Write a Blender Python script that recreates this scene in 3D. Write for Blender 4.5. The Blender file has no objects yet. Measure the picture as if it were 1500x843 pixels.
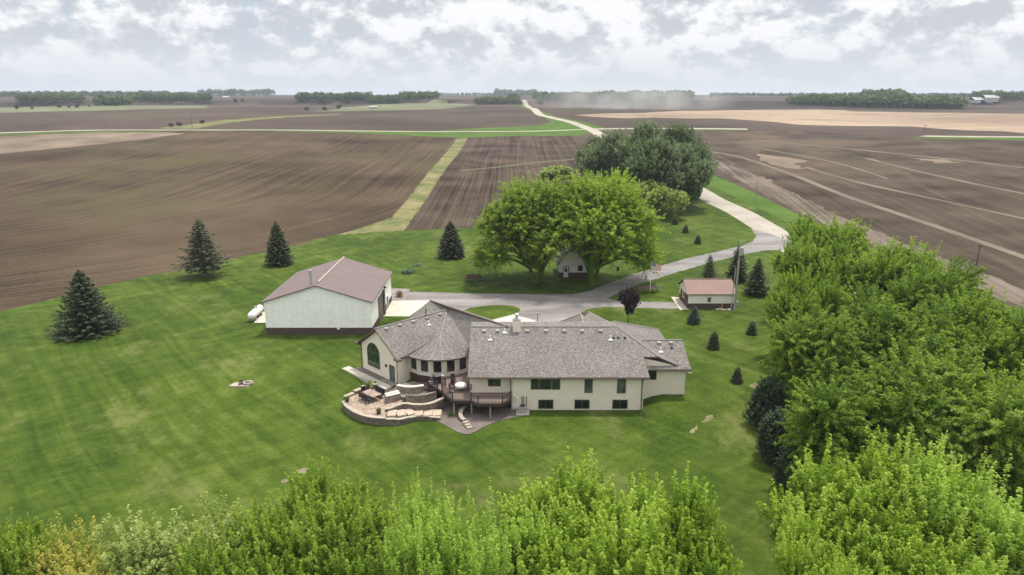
import bpy, math, random
import numpy as np
from mathutils import Vector, Matrix
from mathutils.geometry import delaunay_2d_cdt

S = bpy.context.scene
COL = S.collection
# ------------------------------------------------------------------ camera
CH = 36.0; PITCH = math.atan((421.5-138.5)/1000.0)
cam = bpy.data.cameras.new('camera'); camo = bpy.data.objects.new('camera', cam); COL.objects.link(camo)
camo.location = (0, 0, CH); camo.rotation_euler = (math.pi/2-PITCH, 0, 0)
cam.sensor_width = 36; cam.lens = 24; cam.clip_start = 0.5; cam.clip_end = 60000
S.camera = camo
# ------------------------------------------------------------------ light
SUN_EL = math.radians(72); SUN_AZ = math.radians(38)      # azimuth from +Y towards +X
EXPOSURE = 0.0
HAZE = 1.2e-4
S.view_settings.view_transform = 'Standard'; S.view_settings.look = 'None'
S.view_settings.exposure = EXPOSURE; S.view_settings.gamma = 1
w = bpy.data.worlds.new('World'); S.world = w; w.use_nodes = True
nt = w.node_tree; nt.nodes.clear()
def N(nt, t, **k):
    n = nt.nodes.new(t)
    for a, b in k.items(): setattr(n, a, b)
    return n
def L(nt, a, b): nt.links.new(a, b)
def mth(nt, op, a, b=None, c=None, clamp=False):
    n = N(nt, 'ShaderNodeMath', operation=op, use_clamp=clamp)
    for i, v in enumerate((a, b, c)):
        if v is None: continue
        if isinstance(v, (int, float)): n.inputs[i].default_value = v
        else: L(nt, v, n.inputs[i])
    return n.outputs[0]
def ramp(nt, fac, stops, interp='LINEAR'):
    r = N(nt, 'ShaderNodeValToRGB'); r.color_ramp.interpolation = interp
    cr = r.color_ramp
    while len(cr.elements) < len(stops): cr.elements.new(0.5)
    for e, (p, c) in zip(cr.elements, stops):
        e.position = p
        e.color = (c, c, c, 1) if isinstance(c, (int, float)) else (c[0], c[1], c[2], 1)
    L(nt, fac, r.inputs[0]); return r.outputs[0]
def noise(nt, vec, scale, detail=4, rough=0.55, dist=0.0, dim='3D'):
    n = N(nt, 'ShaderNodeTexNoise'); n.noise_dimensions = dim
    n.inputs['Scale'].default_value = scale; n.inputs['Detail'].default_value = detail
    n.inputs['Roughness'].default_value = rough; n.inputs['Distortion'].default_value = dist
    if vec is not None: L(nt, vec, n.inputs['Vector'])
    return n.outputs[0]
def mapping(nt, vec, sc=(1, 1, 1), rot=(0, 0, 0), loc=(0, 0, 0)):
    m = N(nt, 'ShaderNodeMapping'); m.inputs['Scale'].default_value = sc
    m.inputs['Rotation'].default_value = rot; m.inputs['Location'].default_value = loc
    L(nt, vec, m.inputs['Vector']); return m.outputs[0]
def mix(nt, fac, a, b, mode='MIX'):
    m = N(nt, 'ShaderNodeMix', data_type='RGBA', blend_type=mode)
    for s, v in ((m.inputs[0], fac), (m.inputs[6], a), (m.inputs[7], b)):
        if isinstance(v, (int, float)): s.default_value = v
        elif isinstance(v, tuple): s.default_value = (v[0], v[1], v[2], 1)
        else: L(nt, v, s)
    return m.outputs[2]

sky = N(nt, 'ShaderNodeTexSky', sky_type='NISHITA', sun_disc=False)
sky.sun_elevation = SUN_EL; sky.sun_rotation = SUN_AZ; sky.altitude = 300; sky.dust_density = 2.0
tc = N(nt, 'ShaderNodeTexCoord')
sep = N(nt, 'ShaderNodeSeparateXYZ'); L(nt, tc.outputs['Generated'], sep.inputs[0])
zc = mth(nt, 'MAXIMUM', sep.outputs[2], 0.0)
# heaped clouds low over the horizon, flatter and denser towards it
def cvec(dz, k=1.0, loc=(0, 0, 0)):
    zz = mth(nt, 'MULTIPLY', mth(nt, 'POWER', mth(nt, 'ADD', zc, 0.012), 0.95), 11.0)
    c = N(nt, 'ShaderNodeCombineXYZ'); L(nt, mth(nt, 'MULTIPLY', sep.outputs[0], 7.5), c.inputs[0]); L(nt, mth(nt, 'MULTIPLY', sep.outputs[1], 7.5), c.inputs[1])
    L(nt, mth(nt, 'ADD', zz, dz), c.inputs[2]); return mapping(nt, c.outputs[0], (k, k, k), loc=loc)
def puff(dz): return noise(nt, cvec(dz), 1.25, 9, 0.60, 0.0)
n1 = puff(0); n1u = puff(0.20)
big = noise(nt, cvec(0, 0.30, (3, 1, 2)), 1.0, 4, 0.5)
det = noise(nt, cvec(0, 2.2, (1, 7, 2)), 1.0, 6, 0.55)
dens = mth(nt, 'ADD', mth(nt, 'MULTIPLY', n1, 0.7), mth(nt, 'MULTIPLY', big, 0.45))
lit = mth(nt, 'ADD', mth(nt, 'MULTIPLY', mth(nt, 'SUBTRACT', n1, n1u), 1.9), mth(nt, 'ADD', mth(nt, 'MULTIPLY', det, 0.62), mth(nt, 'MULTIPLY', big, 0.38)))
shade = ramp(nt, lit, [(0.38, (0.56, 0.59, 0.64)), (0.46, (0.66, 0.69, 0.735)), (0.52, (0.78, 0.80, 0.83)), (0.60, (0.92, 0.925, 0.94))])
cover = ramp(nt, dens, [(0.44, 0.0), (0.51, 1.0)])
hz = ramp(nt, zc, [(0.0, 0.97), (0.03, 0.75), (0.075, 0.12), (0.11, 0.0)])
skyc = mix(nt, 1.0, sky.outputs[0], (0.10, 0.10, 0.10), 'MULTIPLY')
skyc = mix(nt, 0.6, skyc, (0.60, 0.68, 0.79))
cl = mix(nt, cover, skyc, shade)
cl = mix(nt, hz, cl, (0.70, 0.735, 0.785))
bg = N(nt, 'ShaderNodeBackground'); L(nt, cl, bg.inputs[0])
# an overcast sky is brighter overhead than near the horizon
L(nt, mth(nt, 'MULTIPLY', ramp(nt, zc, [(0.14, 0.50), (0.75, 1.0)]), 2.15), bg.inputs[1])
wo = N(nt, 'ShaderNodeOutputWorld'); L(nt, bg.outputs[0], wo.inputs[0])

sl = bpy.data.lights.new('sun', 'SUN'); sl.energy = 4.3; sl.angle = math.radians(6); sl.color = (1.0, 0.95, 0.86)
so = bpy.data.objects.new('sun', sl); COL.objects.link(so)
sd = Vector((math.sin(SUN_AZ)*math.cos(SUN_EL), math.cos(SUN_AZ)*math.cos(SUN_EL), math.sin(SUN_EL)))
so.rotation_euler = sd.to_track_quat('Z', 'Y').to_euler(); so.location = (0, 0, 300)

# ------------------------------------------------------------------ terrain height and picture geometry
def sst(t): t = np.clip(t, 0, 1); return t*t*(3-2*t)
def T(x, y):
    x = np.asarray(x, float); y = np.asarray(y, float)
    y0 = 72+3*sst((x+16)/10)-7*sst((x-14.6)/3.5)
    near = 1.3*sst((y-y0)/13)
    r = np.sqrt((0.75*x)**2+y**2)
    d = 20*np.log1p(np.exp(np.clip((r-150)/20, -30, 30))); d = np.where(r > 1200, r-150, d)
    far = 30*(1-np.exp(-d/640))
    u = sst((r-170)/150)*(1.3*np.sin(x/74+y/130+1.0)+1.5*np.sin(y/92-x/150+0.6)+0.7*np.sin(x/37-y/61))*np.exp(-r/2500)
    return near+far+u-0.02
def Tz(x, y): return float(T(x, y))
def ray(px, py):
    a = (px-750)/1000.0; b = (421.5-py)/1000.0
    return np.array((a, math.cos(PITCH)+b*math.sin(PITCH), -math.sin(PITCH)+b*math.cos(PITCH)))
TS = np.geomspace(8, 14000, 1500)
def G(px, py, dz=0.0):
    "point of the ground seen at photo pixel"
    r = ray(px, py); X = r[0]*TS; Y = r[1]*TS; Z = CH+r[2]*TS
    under = np.nonzero(Z < T(X, Y)+dz)[0]
    if len(under) == 0:
        return (X[-200], Y[-200], Tz(X[-200], Y[-200]))
    i = max(under[0], 1); lo, hi = TS[i-1], TS[i]
    for _ in range(25):
        m = (lo+hi)/2
        if CH+r[2]*m < Tz(r[0]*m, r[1]*m)+dz: hi = m
        else: lo = m
    return (r[0]*hi, r[1]*hi, CH+r[2]*hi)
def U(px, py, z):
    r = ray(px, py); t = (z-CH)/r[2]; return Vector((r[0]*t, r[1]*t, z))
def V(px, py, Y):
    r = ray(px, py); t = Y/r[1]; return Vector((r[0]*t, Y, CH+r[2]*t))
def PX(px, py, loc):
    "metres per photo pixel at a point"
    return (loc[1]*math.cos(PITCH)-(loc[2]-CH)*math.sin(PITCH))/1000.0

# ------------------------------------------------------------------ materials
M = {}
def newmat(name):
    m = bpy.data.materials.new(name); m.use_nodes = True; nt = m.node_tree
    p = nt.nodes['Principled BSDF']; M[name] = m
    return m, nt, p
def ssp(p, v):
    p.inputs['Specular IOR Level'].default_value = v
def simple(name, col, rough=0.7, var=0.15, scale=3.0, metal=0.0, bump=0.0, spec=0.35, coord='Object', stretch=(1, 1, 1)):
    m, nt, p = newmat(name)
    t = N(nt, 'ShaderNodeTexCoord'); v = mapping(nt, t.outputs[coord], stretch)
    f = noise(nt, v, scale, 6, 0.6)
    a = tuple(c*(1-var) for c in col); b = tuple(min(1, c*(1+var)) for c in col)
    L(nt, ramp(nt, f, [(0.3, a), (0.7, b)]), p.inputs['Base Color'])
    p.inputs['Roughness'].default_value = rough; p.inputs['Metallic'].default_value = metal; ssp(p, spec)
    if bump:
        bn = N(nt, 'ShaderNodeBump'); bn.inputs['Strength'].default_value = bump; bn.inputs['Distance'].default_value = 0.05
        L(nt, noise(nt, v, scale*6, 4), bn.inputs['Height']); L(nt, bn.outputs[0], p.inputs['Normal'])
    return m
def posn(nt):
    return N(nt, 'ShaderNodeNewGeometry').outputs['Position']

def ground_mat(name, c_lo, c_hi, sc1=0.05, sc2=1.2, rowdir=None, rowper=3.0, rowamt=0.3, patch=None, patchsc=0.02, fine=0.25, bend=40, tyre=None, seed=0.0, curve=None):
    m, nt, p = newmat(name); P = posn(nt)
    big = noise(nt, mapping(nt, P, (1, 1, 0.2), loc=(seed, seed*2, 0)), sc1, 5, 0.55)
    f2 = noise(nt, mapping(nt, P, (1, 1, 0.2)), sc2, 7, 0.75)
    f = mth(nt, 'ADD', mth(nt, 'MULTIPLY', big, 1-fine), mth(nt, 'MULTIPLY', f2, fine))
    if rowdir is not None:
        rot = (0, 0, -math.radians(rowdir))
        bendn = noise(nt, mapping(nt, P, (1, 1, 0), loc=(seed*3, 5, 0)), 0.0035, 2, 0.4)
        v = mapping(nt, P, (1, 1, 0), rot)
        if curve:                                 # rows that swing round to follow the lower field edge
            s0 = N(nt, 'ShaderNodeSeparateXYZ'); L(nt, P, s0.inputs[0])
            q = mth(nt, 'MAXIMUM', mth(nt, 'SUBTRACT', curve[0], s0.outputs[1]), 0.0)
            c0 = N(nt, 'ShaderNodeCombineXYZ'); L(nt, s0.outputs[1], c0.inputs[0]); L(nt, mth(nt, 'SUBTRACT', s0.outputs[0], mth(nt, 'MULTIPLY', mth(nt, 'MULTIPLY', q, q), -curve[1])), c0.inputs[1]); v = c0.outputs[0]
        s = N(nt, 'ShaderNodeSeparateXYZ'); L(nt, v, s.inputs[0])
        yy = mth(nt, 'ADD', s.outputs[1], mth(nt, 'MULTIPLY', bendn, bend))
        c = N(nt, 'ShaderNodeCombineXYZ'); L(nt, mth(nt, 'MULTIPLY', s.outputs[0], 0.006), c.inputs[0]); L(nt, mth(nt, 'MULTIPLY', yy, 1.0/rowper), c.inputs[1])
        rn = noise(nt, c.outputs[0], 1.0, 4, 0.75)
        rs = mth(nt, 'SINE', mth(nt, 'MULTIPLY', yy, 2*math.pi/1.52))
        rr = mth(nt, 'ADD', mth(nt, 'SUBTRACT', rn, 0.5), mth(nt, 'MULTIPLY', rs, 0.035))
        f = mth(nt, 'ADD', f, mth(nt, 'MULTIPLY', rr, rowamt))
        if tyre:
            c2 = N(nt, 'ShaderNodeCombineXYZ'); L(nt, mth(nt, 'MULTIPLY', s.outputs[0], 0.004), c2.inputs[0]); L(nt, mth(nt, 'MULTIPLY', yy, 1.0/tyre[0]), c2.inputs[1])
            tn = noise(nt, c2.outputs[0], 1.0, 1, 0.5)
            tl = ramp(nt, tn, [(tyre[1], 0.0), (tyre[1]+0.025, 1.0), (tyre[1]+0.06, 0.0)])
            f = mth(nt, 'ADD', f, mth(nt, 'MULTIPLY', tl, tyre[2]))
    col = ramp(nt, f, [(0.34, c_lo), (0.66, c_hi)])
    if patch:
        pn = noise(nt, mapping(nt, P, (1, 1, 0), loc=(seed*5+9, 3, 0)), patchsc, 4, 0.6)
        col = mix(nt, ramp(nt, pn, [(0.52, 0.0), (0.66, 0.8)]), col, patch)
    L(nt, col, p.inputs['Base Color']); p.inputs['Roughness'].default_value = 0.95; ssp(p, 0.05)
    bn = N(nt, 'ShaderNodeBump'); bn.inputs['Strength'].default_value = 0.5; bn.inputs['Distance'].default_value = 0.12
    L(nt, f2, bn.inputs['Height']); L(nt, bn.outputs[0], p.inputs['Normal'])
    return m
ground_mat('soil_left', (0.0224, 0.0160, 0.0104), (0.1120, 0.0800, 0.0504), rowdir=92, rowper=1.9, rowamt=0.6, sc1=0.018, patch=(0.075, 0.068, 0.030), patchsc=0.012, bend=10, seed=1.0, curve=(230.0, 0.0062), fine=0.4, sc2=1.7)
ground_mat('soil_mid', (0.0240, 0.0168, 0.0128), (0.1000, 0.0736, 0.0544), rowdir=90, rowper=2.0, rowamt=0.85, bend=12, seed=2.0, fine=0.4, sc2=1.7)
ground_mat('soil_right', (0.0269, 0.0202, 0.0151), (0.0924, 0.0697, 0.0504), rowdir=84, rowper=2.6, rowamt=0.5, bend=30, patch=(0.12, 0.088, 0.062), patchsc=0.008, tyre=(34, 0.5, 0.10), seed=3.0, fine=0.4, sc2=1.7)
ground_mat('soil_far', (0.0374, 0.0281, 0.0221), (0.0978, 0.0731, 0.0561), rowdir=5, rowper=9.0, rowamt=0.35, sc1=0.006, sc2=0.15, bend=120, patch=(0.080, 0.068, 0.045), patchsc=0.004, seed=4.0)
ground_mat('track_soil', (0.0935, 0.0739, 0.0561), (0.2040, 0.1658, 0.1275), sc1=0.03, sc2=0.8, seed=7.2)
ground_mat('soil_dark', (0.0288, 0.0234, 0.0207), (0.0558, 0.0450, 0.0387), sc1=0.01, sc2=0.2, seed=5.0)
ground_mat('stubble', (0.1800, 0.1350, 0.0945), (0.3600, 0.2700, 0.1935), rowdir=3, rowper=14, rowamt=0.5, sc1=0.006, sc2=0.1, bend=80, seed=6.0)
ground_mat('dry_soil', (0.0900, 0.0702, 0.0522), (0.2340, 0.1800, 0.1332), sc1=0.03, sc2=0.5, seed=7.0)
ground_mat('headland', (0.0638, 0.0493, 0.0382), (0.1870, 0.1487, 0.1190), rowdir=83, rowper=2.0, rowamt=0.9, sc1=0.04, sc2=0.8, bend=30, seed=7.5)
ground_mat('verge', (0.045, 0.082, 0.013), (0.088, 0.145, 0.028), sc1=0.06, sc2=0.9, fine=0.5, seed=8.0)
ground_mat('rough_grass', (0.045, 0.085, 0.014), (0.25, 0.205, 0.115), sc1=0.11, sc2=0.8, fine=0.4, seed=9.0)
ground_mat('pale_grass', (0.10, 0.115, 0.060), (0.17, 0.170, 0.10), sc1=0.008, sc2=0.1, seed=10.0)
ground_mat('gravel', (0.2550, 0.2227, 0.1827), (0.4250, 0.3825, 0.3272), sc1=0.12, sc2=2.5, fine=0.5, seed=11.0)
ground_mat('bare_earth', (0.07, 0.085, 0.025), (0.26, 0.215, 0.14), sc1=0.5, sc2=4, fine=0.5, seed=12)
ground_mat('mulch', (0.075, 0.055, 0.055), (0.17, 0.13, 0.13), sc1=0.8, sc2=7, fine=0.7, seed=13)
ground_mat('red_rock', (0.095, 0.077, 0.068), (0.22, 0.182, 0.165), sc1=0.8, sc2=8, fine=0.7, seed=14)
ground_mat('gravel_bed', (0.15, 0.125, 0.115), (0.32, 0.27, 0.25), sc1=0.8, sc2=6, fine=0.6, seed=15)

def lawn_mat():
    m, nt, p = newmat('lawn'); P = posn(nt)
    big = noise(nt, mapping(nt, P, (1, 1, 0)), 0.045, 4, 0.55)
    medn = noise(nt, mapping(nt, P, (1, 1, 0)), 0.35, 5, 0.6)
    fine = noise(nt, mapping(nt, P, (1, 1, 0)), 1.9, 6, 0.85)
    f = mth(nt, 'ADD', mth(nt, 'ADD', mth(nt, 'MULTIPLY', big, 0.36), mth(nt, 'MULTIPLY', medn, 0.30)), mth(nt, 'MULTIPLY', fine, 0.34))
    for ang, per, amt, lc in ((48, 1.1, 0.06, 0.03), (-40, 1.4, 0.04, 0.02)):
        wob = noise(nt, mapping(nt, P, (1, 1, 0)), 0.03, 2)
        v = mapping(nt, P, (1, 1, 0), (0, 0, math.radians(ang)))
        s = N(nt, 'ShaderNodeSeparateXYZ'); L(nt, v, s.inputs[0])
        yy = mth(nt, 'ADD', s.outputs[1], mth(nt, 'MULTIPLY', wob, 6))
        c = N(nt, 'ShaderNodeCombineXYZ'); L(nt, mth(nt, 'MULTIPLY', s.outputs[0], lc), c.inputs[0]); L(nt, mth(nt, 'MULTIPLY', yy, 1/per), c.inputs[1])
        rn = noise(nt, c.outputs[0], 1.0, 2, 0.6)
        amask = noise(nt, mapping(nt, P, (1, 1, 0), loc=(ang, 0, 0)), 0.02, 2)
        f = mth(nt, 'ADD', f, mth(nt, 'MULTIPLY', mth(nt, 'MULTIPLY', mth(nt, 'SUBTRACT', rn, 0.5), amask), amt*7))
    col = ramp(nt, f, [(0.34, (0.017, 0.034, 0.002)), (0.45, (0.034, 0.060, 0.005)), (0.54, (0.060, 0.092, 0.010)), (0.66, (0.118, 0.142, 0.030))])
    dry = noise(nt, mapping(nt, P, (1, 0.7, 0), loc=(40, 11, 0)), 0.11, 8, 0.75)
    col = mix(nt, ramp(nt, dry, [(0.54, 0.0), (0.70, 0.6)]), col, (0.17, 0.165, 0.062))
    L(nt, col, p.inputs['Base Color']); p.inputs['Roughness'].default_value = 0.9; ssp(p, 0.1)
    bn = N(nt, 'ShaderNodeBump'); bn.inputs['Strength'].default_value = 0.6; bn.inputs['Distance'].default_value = 0.08
    L(nt, fine, bn.inputs['Height']); L(nt, bn.outputs[0], p.inputs['Normal'])
lawn_mat()
def asphalt_mat():
    m, nt, p = newmat('asphalt'); P = posn(nt)
    v = mapping(nt, P, (0.5, 1.6, 0), (0, 0, math.radians(-30)))
    a = noise(nt, v, 0.16, 6, 0.65, 0.4); b = noise(nt, P, 2.5, 5, 0.7)
    f = mth(nt, 'ADD', mth(nt, 'MULTIPLY', a, 0.7), mth(nt, 'MULTIPLY', b, 0.3))
    L(nt, ramp(nt, f, [(0.33, (0.115, 0.103, 0.096)), (0.5, (0.195, 0.178, 0.168)), (0.68, (0.30, 0.275, 0.255))]), p.inputs['Base Color'])
    p.inputs['Roughness'].default_value = 0.85; ssp(p, 0.2)
asphalt_mat()
def concrete_mat(name, c, joints=3.0, rot=0):
    m, nt, p = newmat(name); P = posn(nt)
    a = noise(nt, P, 0.5, 6, 0.65); f = ramp(nt, a, [(0.3, tuple(k*0.82 for k in c)), (0.7, tuple(k*1.1 for k in c))])
    v = mapping(nt, P, (1, 1, 0), (0, 0, math.radians(rot)))
    br = N(nt, 'ShaderNodeTexBrick'); br.offset = 0; L(nt, v, br.inputs['Vector']); br.inputs['Scale'].default_value = 1.0
    br.inputs['Brick Width'].default_value = joints; br.inputs['Row Height'].default_value = joints; br.inputs['Mortar Size'].default_value = 0.03
    br.inputs['Color1'].default_value = br.inputs['Color2'].default_value = (1, 1, 1, 1); br.inputs['Mortar'].default_value = (0.5, 0.5, 0.5, 1)
    L(nt, mix(nt, 1.0, f, br.outputs[0], 'MULTIPLY'), p.inputs['Base Color']); p.inputs['Roughness'].default_value = 0.85; ssp(p, 0.2)
concrete_mat('concrete', (0.52, 0.465, 0.39))
concrete_mat('walkway_concrete', (0.47, 0.43, 0.36), 1.5, 45)
def paver_mat(name, c1, c2, w_=0.6, rot=20, mortar=0.02):
    m, nt, p = newmat(name); P = posn(nt)
    v = mapping(nt, P, (1, 1, 0), (0, 0, math.radians(rot)))
    br = N(nt, 'ShaderNodeTexBrick'); L(nt, v, br.inputs['Vector']); br.inputs['Scale'].default_value = 1.0
    br.inputs['Brick Width'].default_value = w_; br.inputs['Row Height'].default_value = w_*0.6; br.inputs['Mortar Size'].default_value = mortar
    br.inputs['Color1'].default_value = (*c1, 1); br.inputs['Color2'].default_value = (*c2, 1); br.inputs['Mortar'].default_value = (c1[0]*0.5, c1[1]*0.5, c1[2]*0.5, 1)
    a = noise(nt, P, 1.3, 5, 0.6)
    L(nt, mix(nt, 1.0, br.outputs[0], ramp(nt, a, [(0.3, 0.75), (0.7, 1.15)]), 'MULTIPLY'), p.inputs['Base Color']); p.inputs['Roughness'].default_value = 0.85; ssp(p, 0.2)
paver_mat('pavers', (0.27, 0.205, 0.155), (0.40, 0.31, 0.235))
paver_mat('walk_pavers', (0.20, 0.17, 0.15), (0.27, 0.23, 0.20), 0.5, 45)
def block_mat(name, c1, c2, bw=0.35, bh=0.15):
    m, nt, p = newmat(name); P = posn(nt)
    s = N(nt, 'ShaderNodeSeparateXYZ'); L(nt, P, s.inputs[0])
    c = N(nt, 'ShaderNodeCombineXYZ'); L(nt, mth(nt, 'SUBTRACT', s.outputs[0], mth(nt, 'MULTIPLY', s.outputs[1], 0.6)), c.inputs[0]); L(nt, s.outputs[2], c.inputs[1])
    br = N(nt, 'ShaderNodeTexBrick'); L(nt, c.outputs[0], br.inputs['Vector']); br.inputs['Scale'].default_value = 1.0
    br.inputs['Brick Width'].default_value = bw; br.inputs['Row Height'].default_value = bh; br.inputs['Mortar Size'].default_value = 0.015
    br.inputs['Color1'].default_value = (*c1, 1); br.inputs['Color2'].default_value = (*c2, 1); br.inputs['Mortar'].default_value = (c1[0]*0.4, c1[1]*0.4, c1[2]*0.4, 1)
    a = noise(nt, P, 4, 5, 0.6)
    L(nt, mix(nt, 1.0, br.outputs[0], ramp(nt, a, [(0.3, 0.6), (0.7, 1.3)]), 'MULTIPLY'), p.inputs['Base Color']); p.inputs['Roughness'].default_value = 0.9; ssp(p, 0.15)
block_mat('wall_block', (0.25, 0.20, 0.155), (0.40, 0.335, 0.265))
block_mat('grey_block', (0.145, 0.12, 0.10), (0.24, 0.205, 0.17))
simple('cap_stone', (0.34, 0.29, 0.23), 0.85, 0.2, 2.0)
simple('pale_cap', (0.52, 0.475, 0.41), 0.8, 0.1, 2.0)
def siding_mat(name, c, per=0.15, axis=2, amt=0.8):
    m, nt, p = newmat(name)
    t = N(nt, 'ShaderNodeTexCoord'); s = N(nt, 'ShaderNodeSeparateXYZ'); L(nt, t.outputs['Object'], s.inputs[0])
    co = s.outputs[2] if axis == 2 else mth(nt, 'ADD', s.outputs[0], s.outputs[1])
    fr = mth(nt, 'FRACT', mth(nt, 'DIVIDE', co, per))
    a = noise(nt, mapping(nt, t.outputs['Object'], (1, 1, 2)), 0.8, 6, 0.6)
    base = ramp(nt, a, [(0.3, tuple(k*0.93 for k in c)), (0.7, tuple(min(1, k*1.05) for k in c))])
    ln = ramp(nt, fr, [(0.0, amt), (0.1, 1.0), (0.95, 1.0), (1.0, amt)])
    L(nt, mix(nt, 1.0, base, ln, 'MULTIPLY'), p.inputs['Base Color']); p.inputs['Roughness'].default_value = 0.6; ssp(p, 0.3)
    bn = N(nt, 'ShaderNodeBump'); bn.inputs['Strength'].default_value = 0.4; bn.inputs['Distance'].default_value = 0.02
    L(nt, fr, bn.inputs['Height']); L(nt, bn.outputs[0], p.inputs['Normal'])
siding_mat('siding', (0.78, 0.695, 0.575), 0.2, 2, 0.78)
siding_mat('steel_white', (0.88, 0.86, 0.81), 0.91, 0, 0.9)
siding_mat('steel_cream', (0.80, 0.76, 0.66), 0.23, 0, 0.86)
siding_mat('steel_brown', (0.085, 0.055, 0.045), 0.23, 0, 0.7)
def steel_roof(name, c, axis, per=0.3):
    m, nt, p = newmat(name)
    t = N(nt, 'ShaderNodeTexCoord'); s = N(nt, 'ShaderNodeSeparateXYZ'); L(nt, t.outputs['Object'], s.inputs[0])
    fr = mth(nt, 'FRACT', mth(nt, 'DIVIDE', s.outputs[axis], per))
    a = noise(nt, t.outputs['Object'], 0.5, 6, 0.6)
    base = ramp(nt, a, [(0.3, tuple(k*0.9 for k in c)), (0.7, tuple(k*1.08 for k in c))])
    ln = ramp(nt, fr, [(0.0, 0.66), (0.14, 1.18), (0.28, 1.0), (1.0, 1.0)])
    L(nt, mix(nt, 1.0, base, ln, 'MULTIPLY'), p.inputs['Base Color']); p.inputs['Roughness'].default_value = 0.6; ssp(p, 0.25)
steel_roof('roof_steel_brown', (0.150, 0.112, 0.105), 1, 0.9)
steel_roof('roof_steel_red', (0.20, 0.118, 0.095), 0, 0.35)
def shingle_mat():
    m, nt, p = newmat('shingles'); t = N(nt, 'ShaderNodeTexCoord'); P = t.outputs['Object']
    a = noise(nt, mapping(nt, P, (1.4, 1.4, 4.5)), 2.6, 3, 0.8)
    b = noise(nt, P, 0.25, 4, 0.5)
    s = N(nt, 'ShaderNodeSeparateXYZ'); L(nt, P, s.inputs[0])
    fr = mth(nt, 'FRACT', mth(nt, 'DIVIDE', s.outputs[2], 0.125))
    f = mth(nt, 'ADD', mth(nt, 'MULTIPLY', a, 0.85), mth(nt, 'MULTIPLY', b, 0.15))
    c = ramp(nt, f, [(0.36, (0.085, 0.075, 0.067)), (0.5, (0.155, 0.139, 0.125)), (0.64, (0.27, 0.246, 0.224))])
    L(nt, mix(nt, 1.0, c, ramp(nt, fr, [(0.0, 0.78), (0.25, 1.0), (1.0, 1.05)]), 'MULTIPLY'), p.inputs['Base Color'])
    p.inputs['Roughness'].default_value = 0.9; ssp(p, 0.15)
shingle_mat()
simple('ridge_shingle', (0.25, 0.225, 0.205), 0.9, 0.2, 5)
simple('fascia', (0.11, 0.085, 0.07), 0.6)
simple('soffit', (0.42, 0.37, 0.29), 0.7)
simple('white_paint', (0.78, 0.78, 0.76), 0.4, 0.05)
simple('window_trim', (0.60, 0.57, 0.48), 0.5, 0.05)
simple('green_trim', (0.10, 0.115, 0.095), 0.5, 0.1)
simple('dark_frame', (0.045, 0.04, 0.035), 0.5, 0.1)
simple('brown_paint', (0.07, 0.045, 0.038), 0.55, 0.12)
simple('galvanised', (0.42, 0.44, 0.45), 0.45, 0.12, 4, metal=0.5)
simple('vent_metal', (0.33, 0.31, 0.29), 0.5, 0.1, 4)
simple('black_metal', (0.025, 0.024, 0.024), 0.5, 0.2)
simple('deck_board', (0.165, 0.122, 0.10), 0.75, 0.2, 2.0, stretch=(1, 12, 1))
simple('deck_rim', (0.055, 0.038, 0.033), 0.7, 0.15)
simple('post_wood', (0.30, 0.26, 0.20), 0.8, 0.2)
simple('grey_wood', (0.33, 0.30, 0.265), 0.85, 0.2, 3, stretch=(1, 1, 0.1))
simple('old_wood', (0.11, 0.08, 0.06), 0.9, 0.25, 4)
simple('bark', (0.17, 0.13, 0.095), 0.95, 0.35, 3, bump=0.8, stretch=(1, 1, 0.25))
simple('grey_bark', (0.15, 0.13, 0.105), 0.95, 0.3, 5, bump=0.6, stretch=(1, 1, 0.3))
simple('table_top', (0.30, 0.215, 0.18), 0.6, 0.15, 3)
simple('cover_cloth', (0.60, 0.58, 0.55), 0.9, 0.22, 3)
simple('umbrella_cloth', (0.35, 0.25, 0.17), 0.9, 0.1)
simple('terracotta', (0.05, 0.045, 0.04), 0.7)
simple('stone', (0.36, 0.31, 0.26), 0.9, 0.3, 3)
simple('red_cloth', (0.42, 0.03, 0.045), 0.8, 0.05); simple('white_cloth', (0.75, 0.74, 0.73), 0.8, 0.03); simple('blue_cloth', (0.03, 0.045, 0.14), 0.8, 0.05)
simple('yellow_plastic', (0.65, 0.42, 0.03), 0.5)
simple('garage_panel', (0.12, 0.088, 0.08), 0.6, 0.1)
simple('door_white', (0.62, 0.68, 0.75), 0.5, 0.05)
simple('mud_roof', (0.20, 0.17, 0.165), 0.9, 0.2, 3)
def glass_mat(name, c, r=0.08):
    m, nt, p = newmat(name); t = N(nt, 'ShaderNodeTexCoord')
    a = noise(nt, t.outputs['Object'], 1.2, 3, 0.5)
    L(nt, ramp(nt, a, [(0.35, tuple(k*0.4 for k in c)), (0.65, c)]), p.inputs['Base Color']); p.inputs['Roughness'].default_value = r; ssp(p, 0.6)
glass_mat('glass', (0.022, 0.028, 0.024)); glass_mat('green_glass', (0.03, 0.055, 0.035)); glass_mat('curtain_glass', (0.10, 0.13, 0.12), 0.15)
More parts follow.
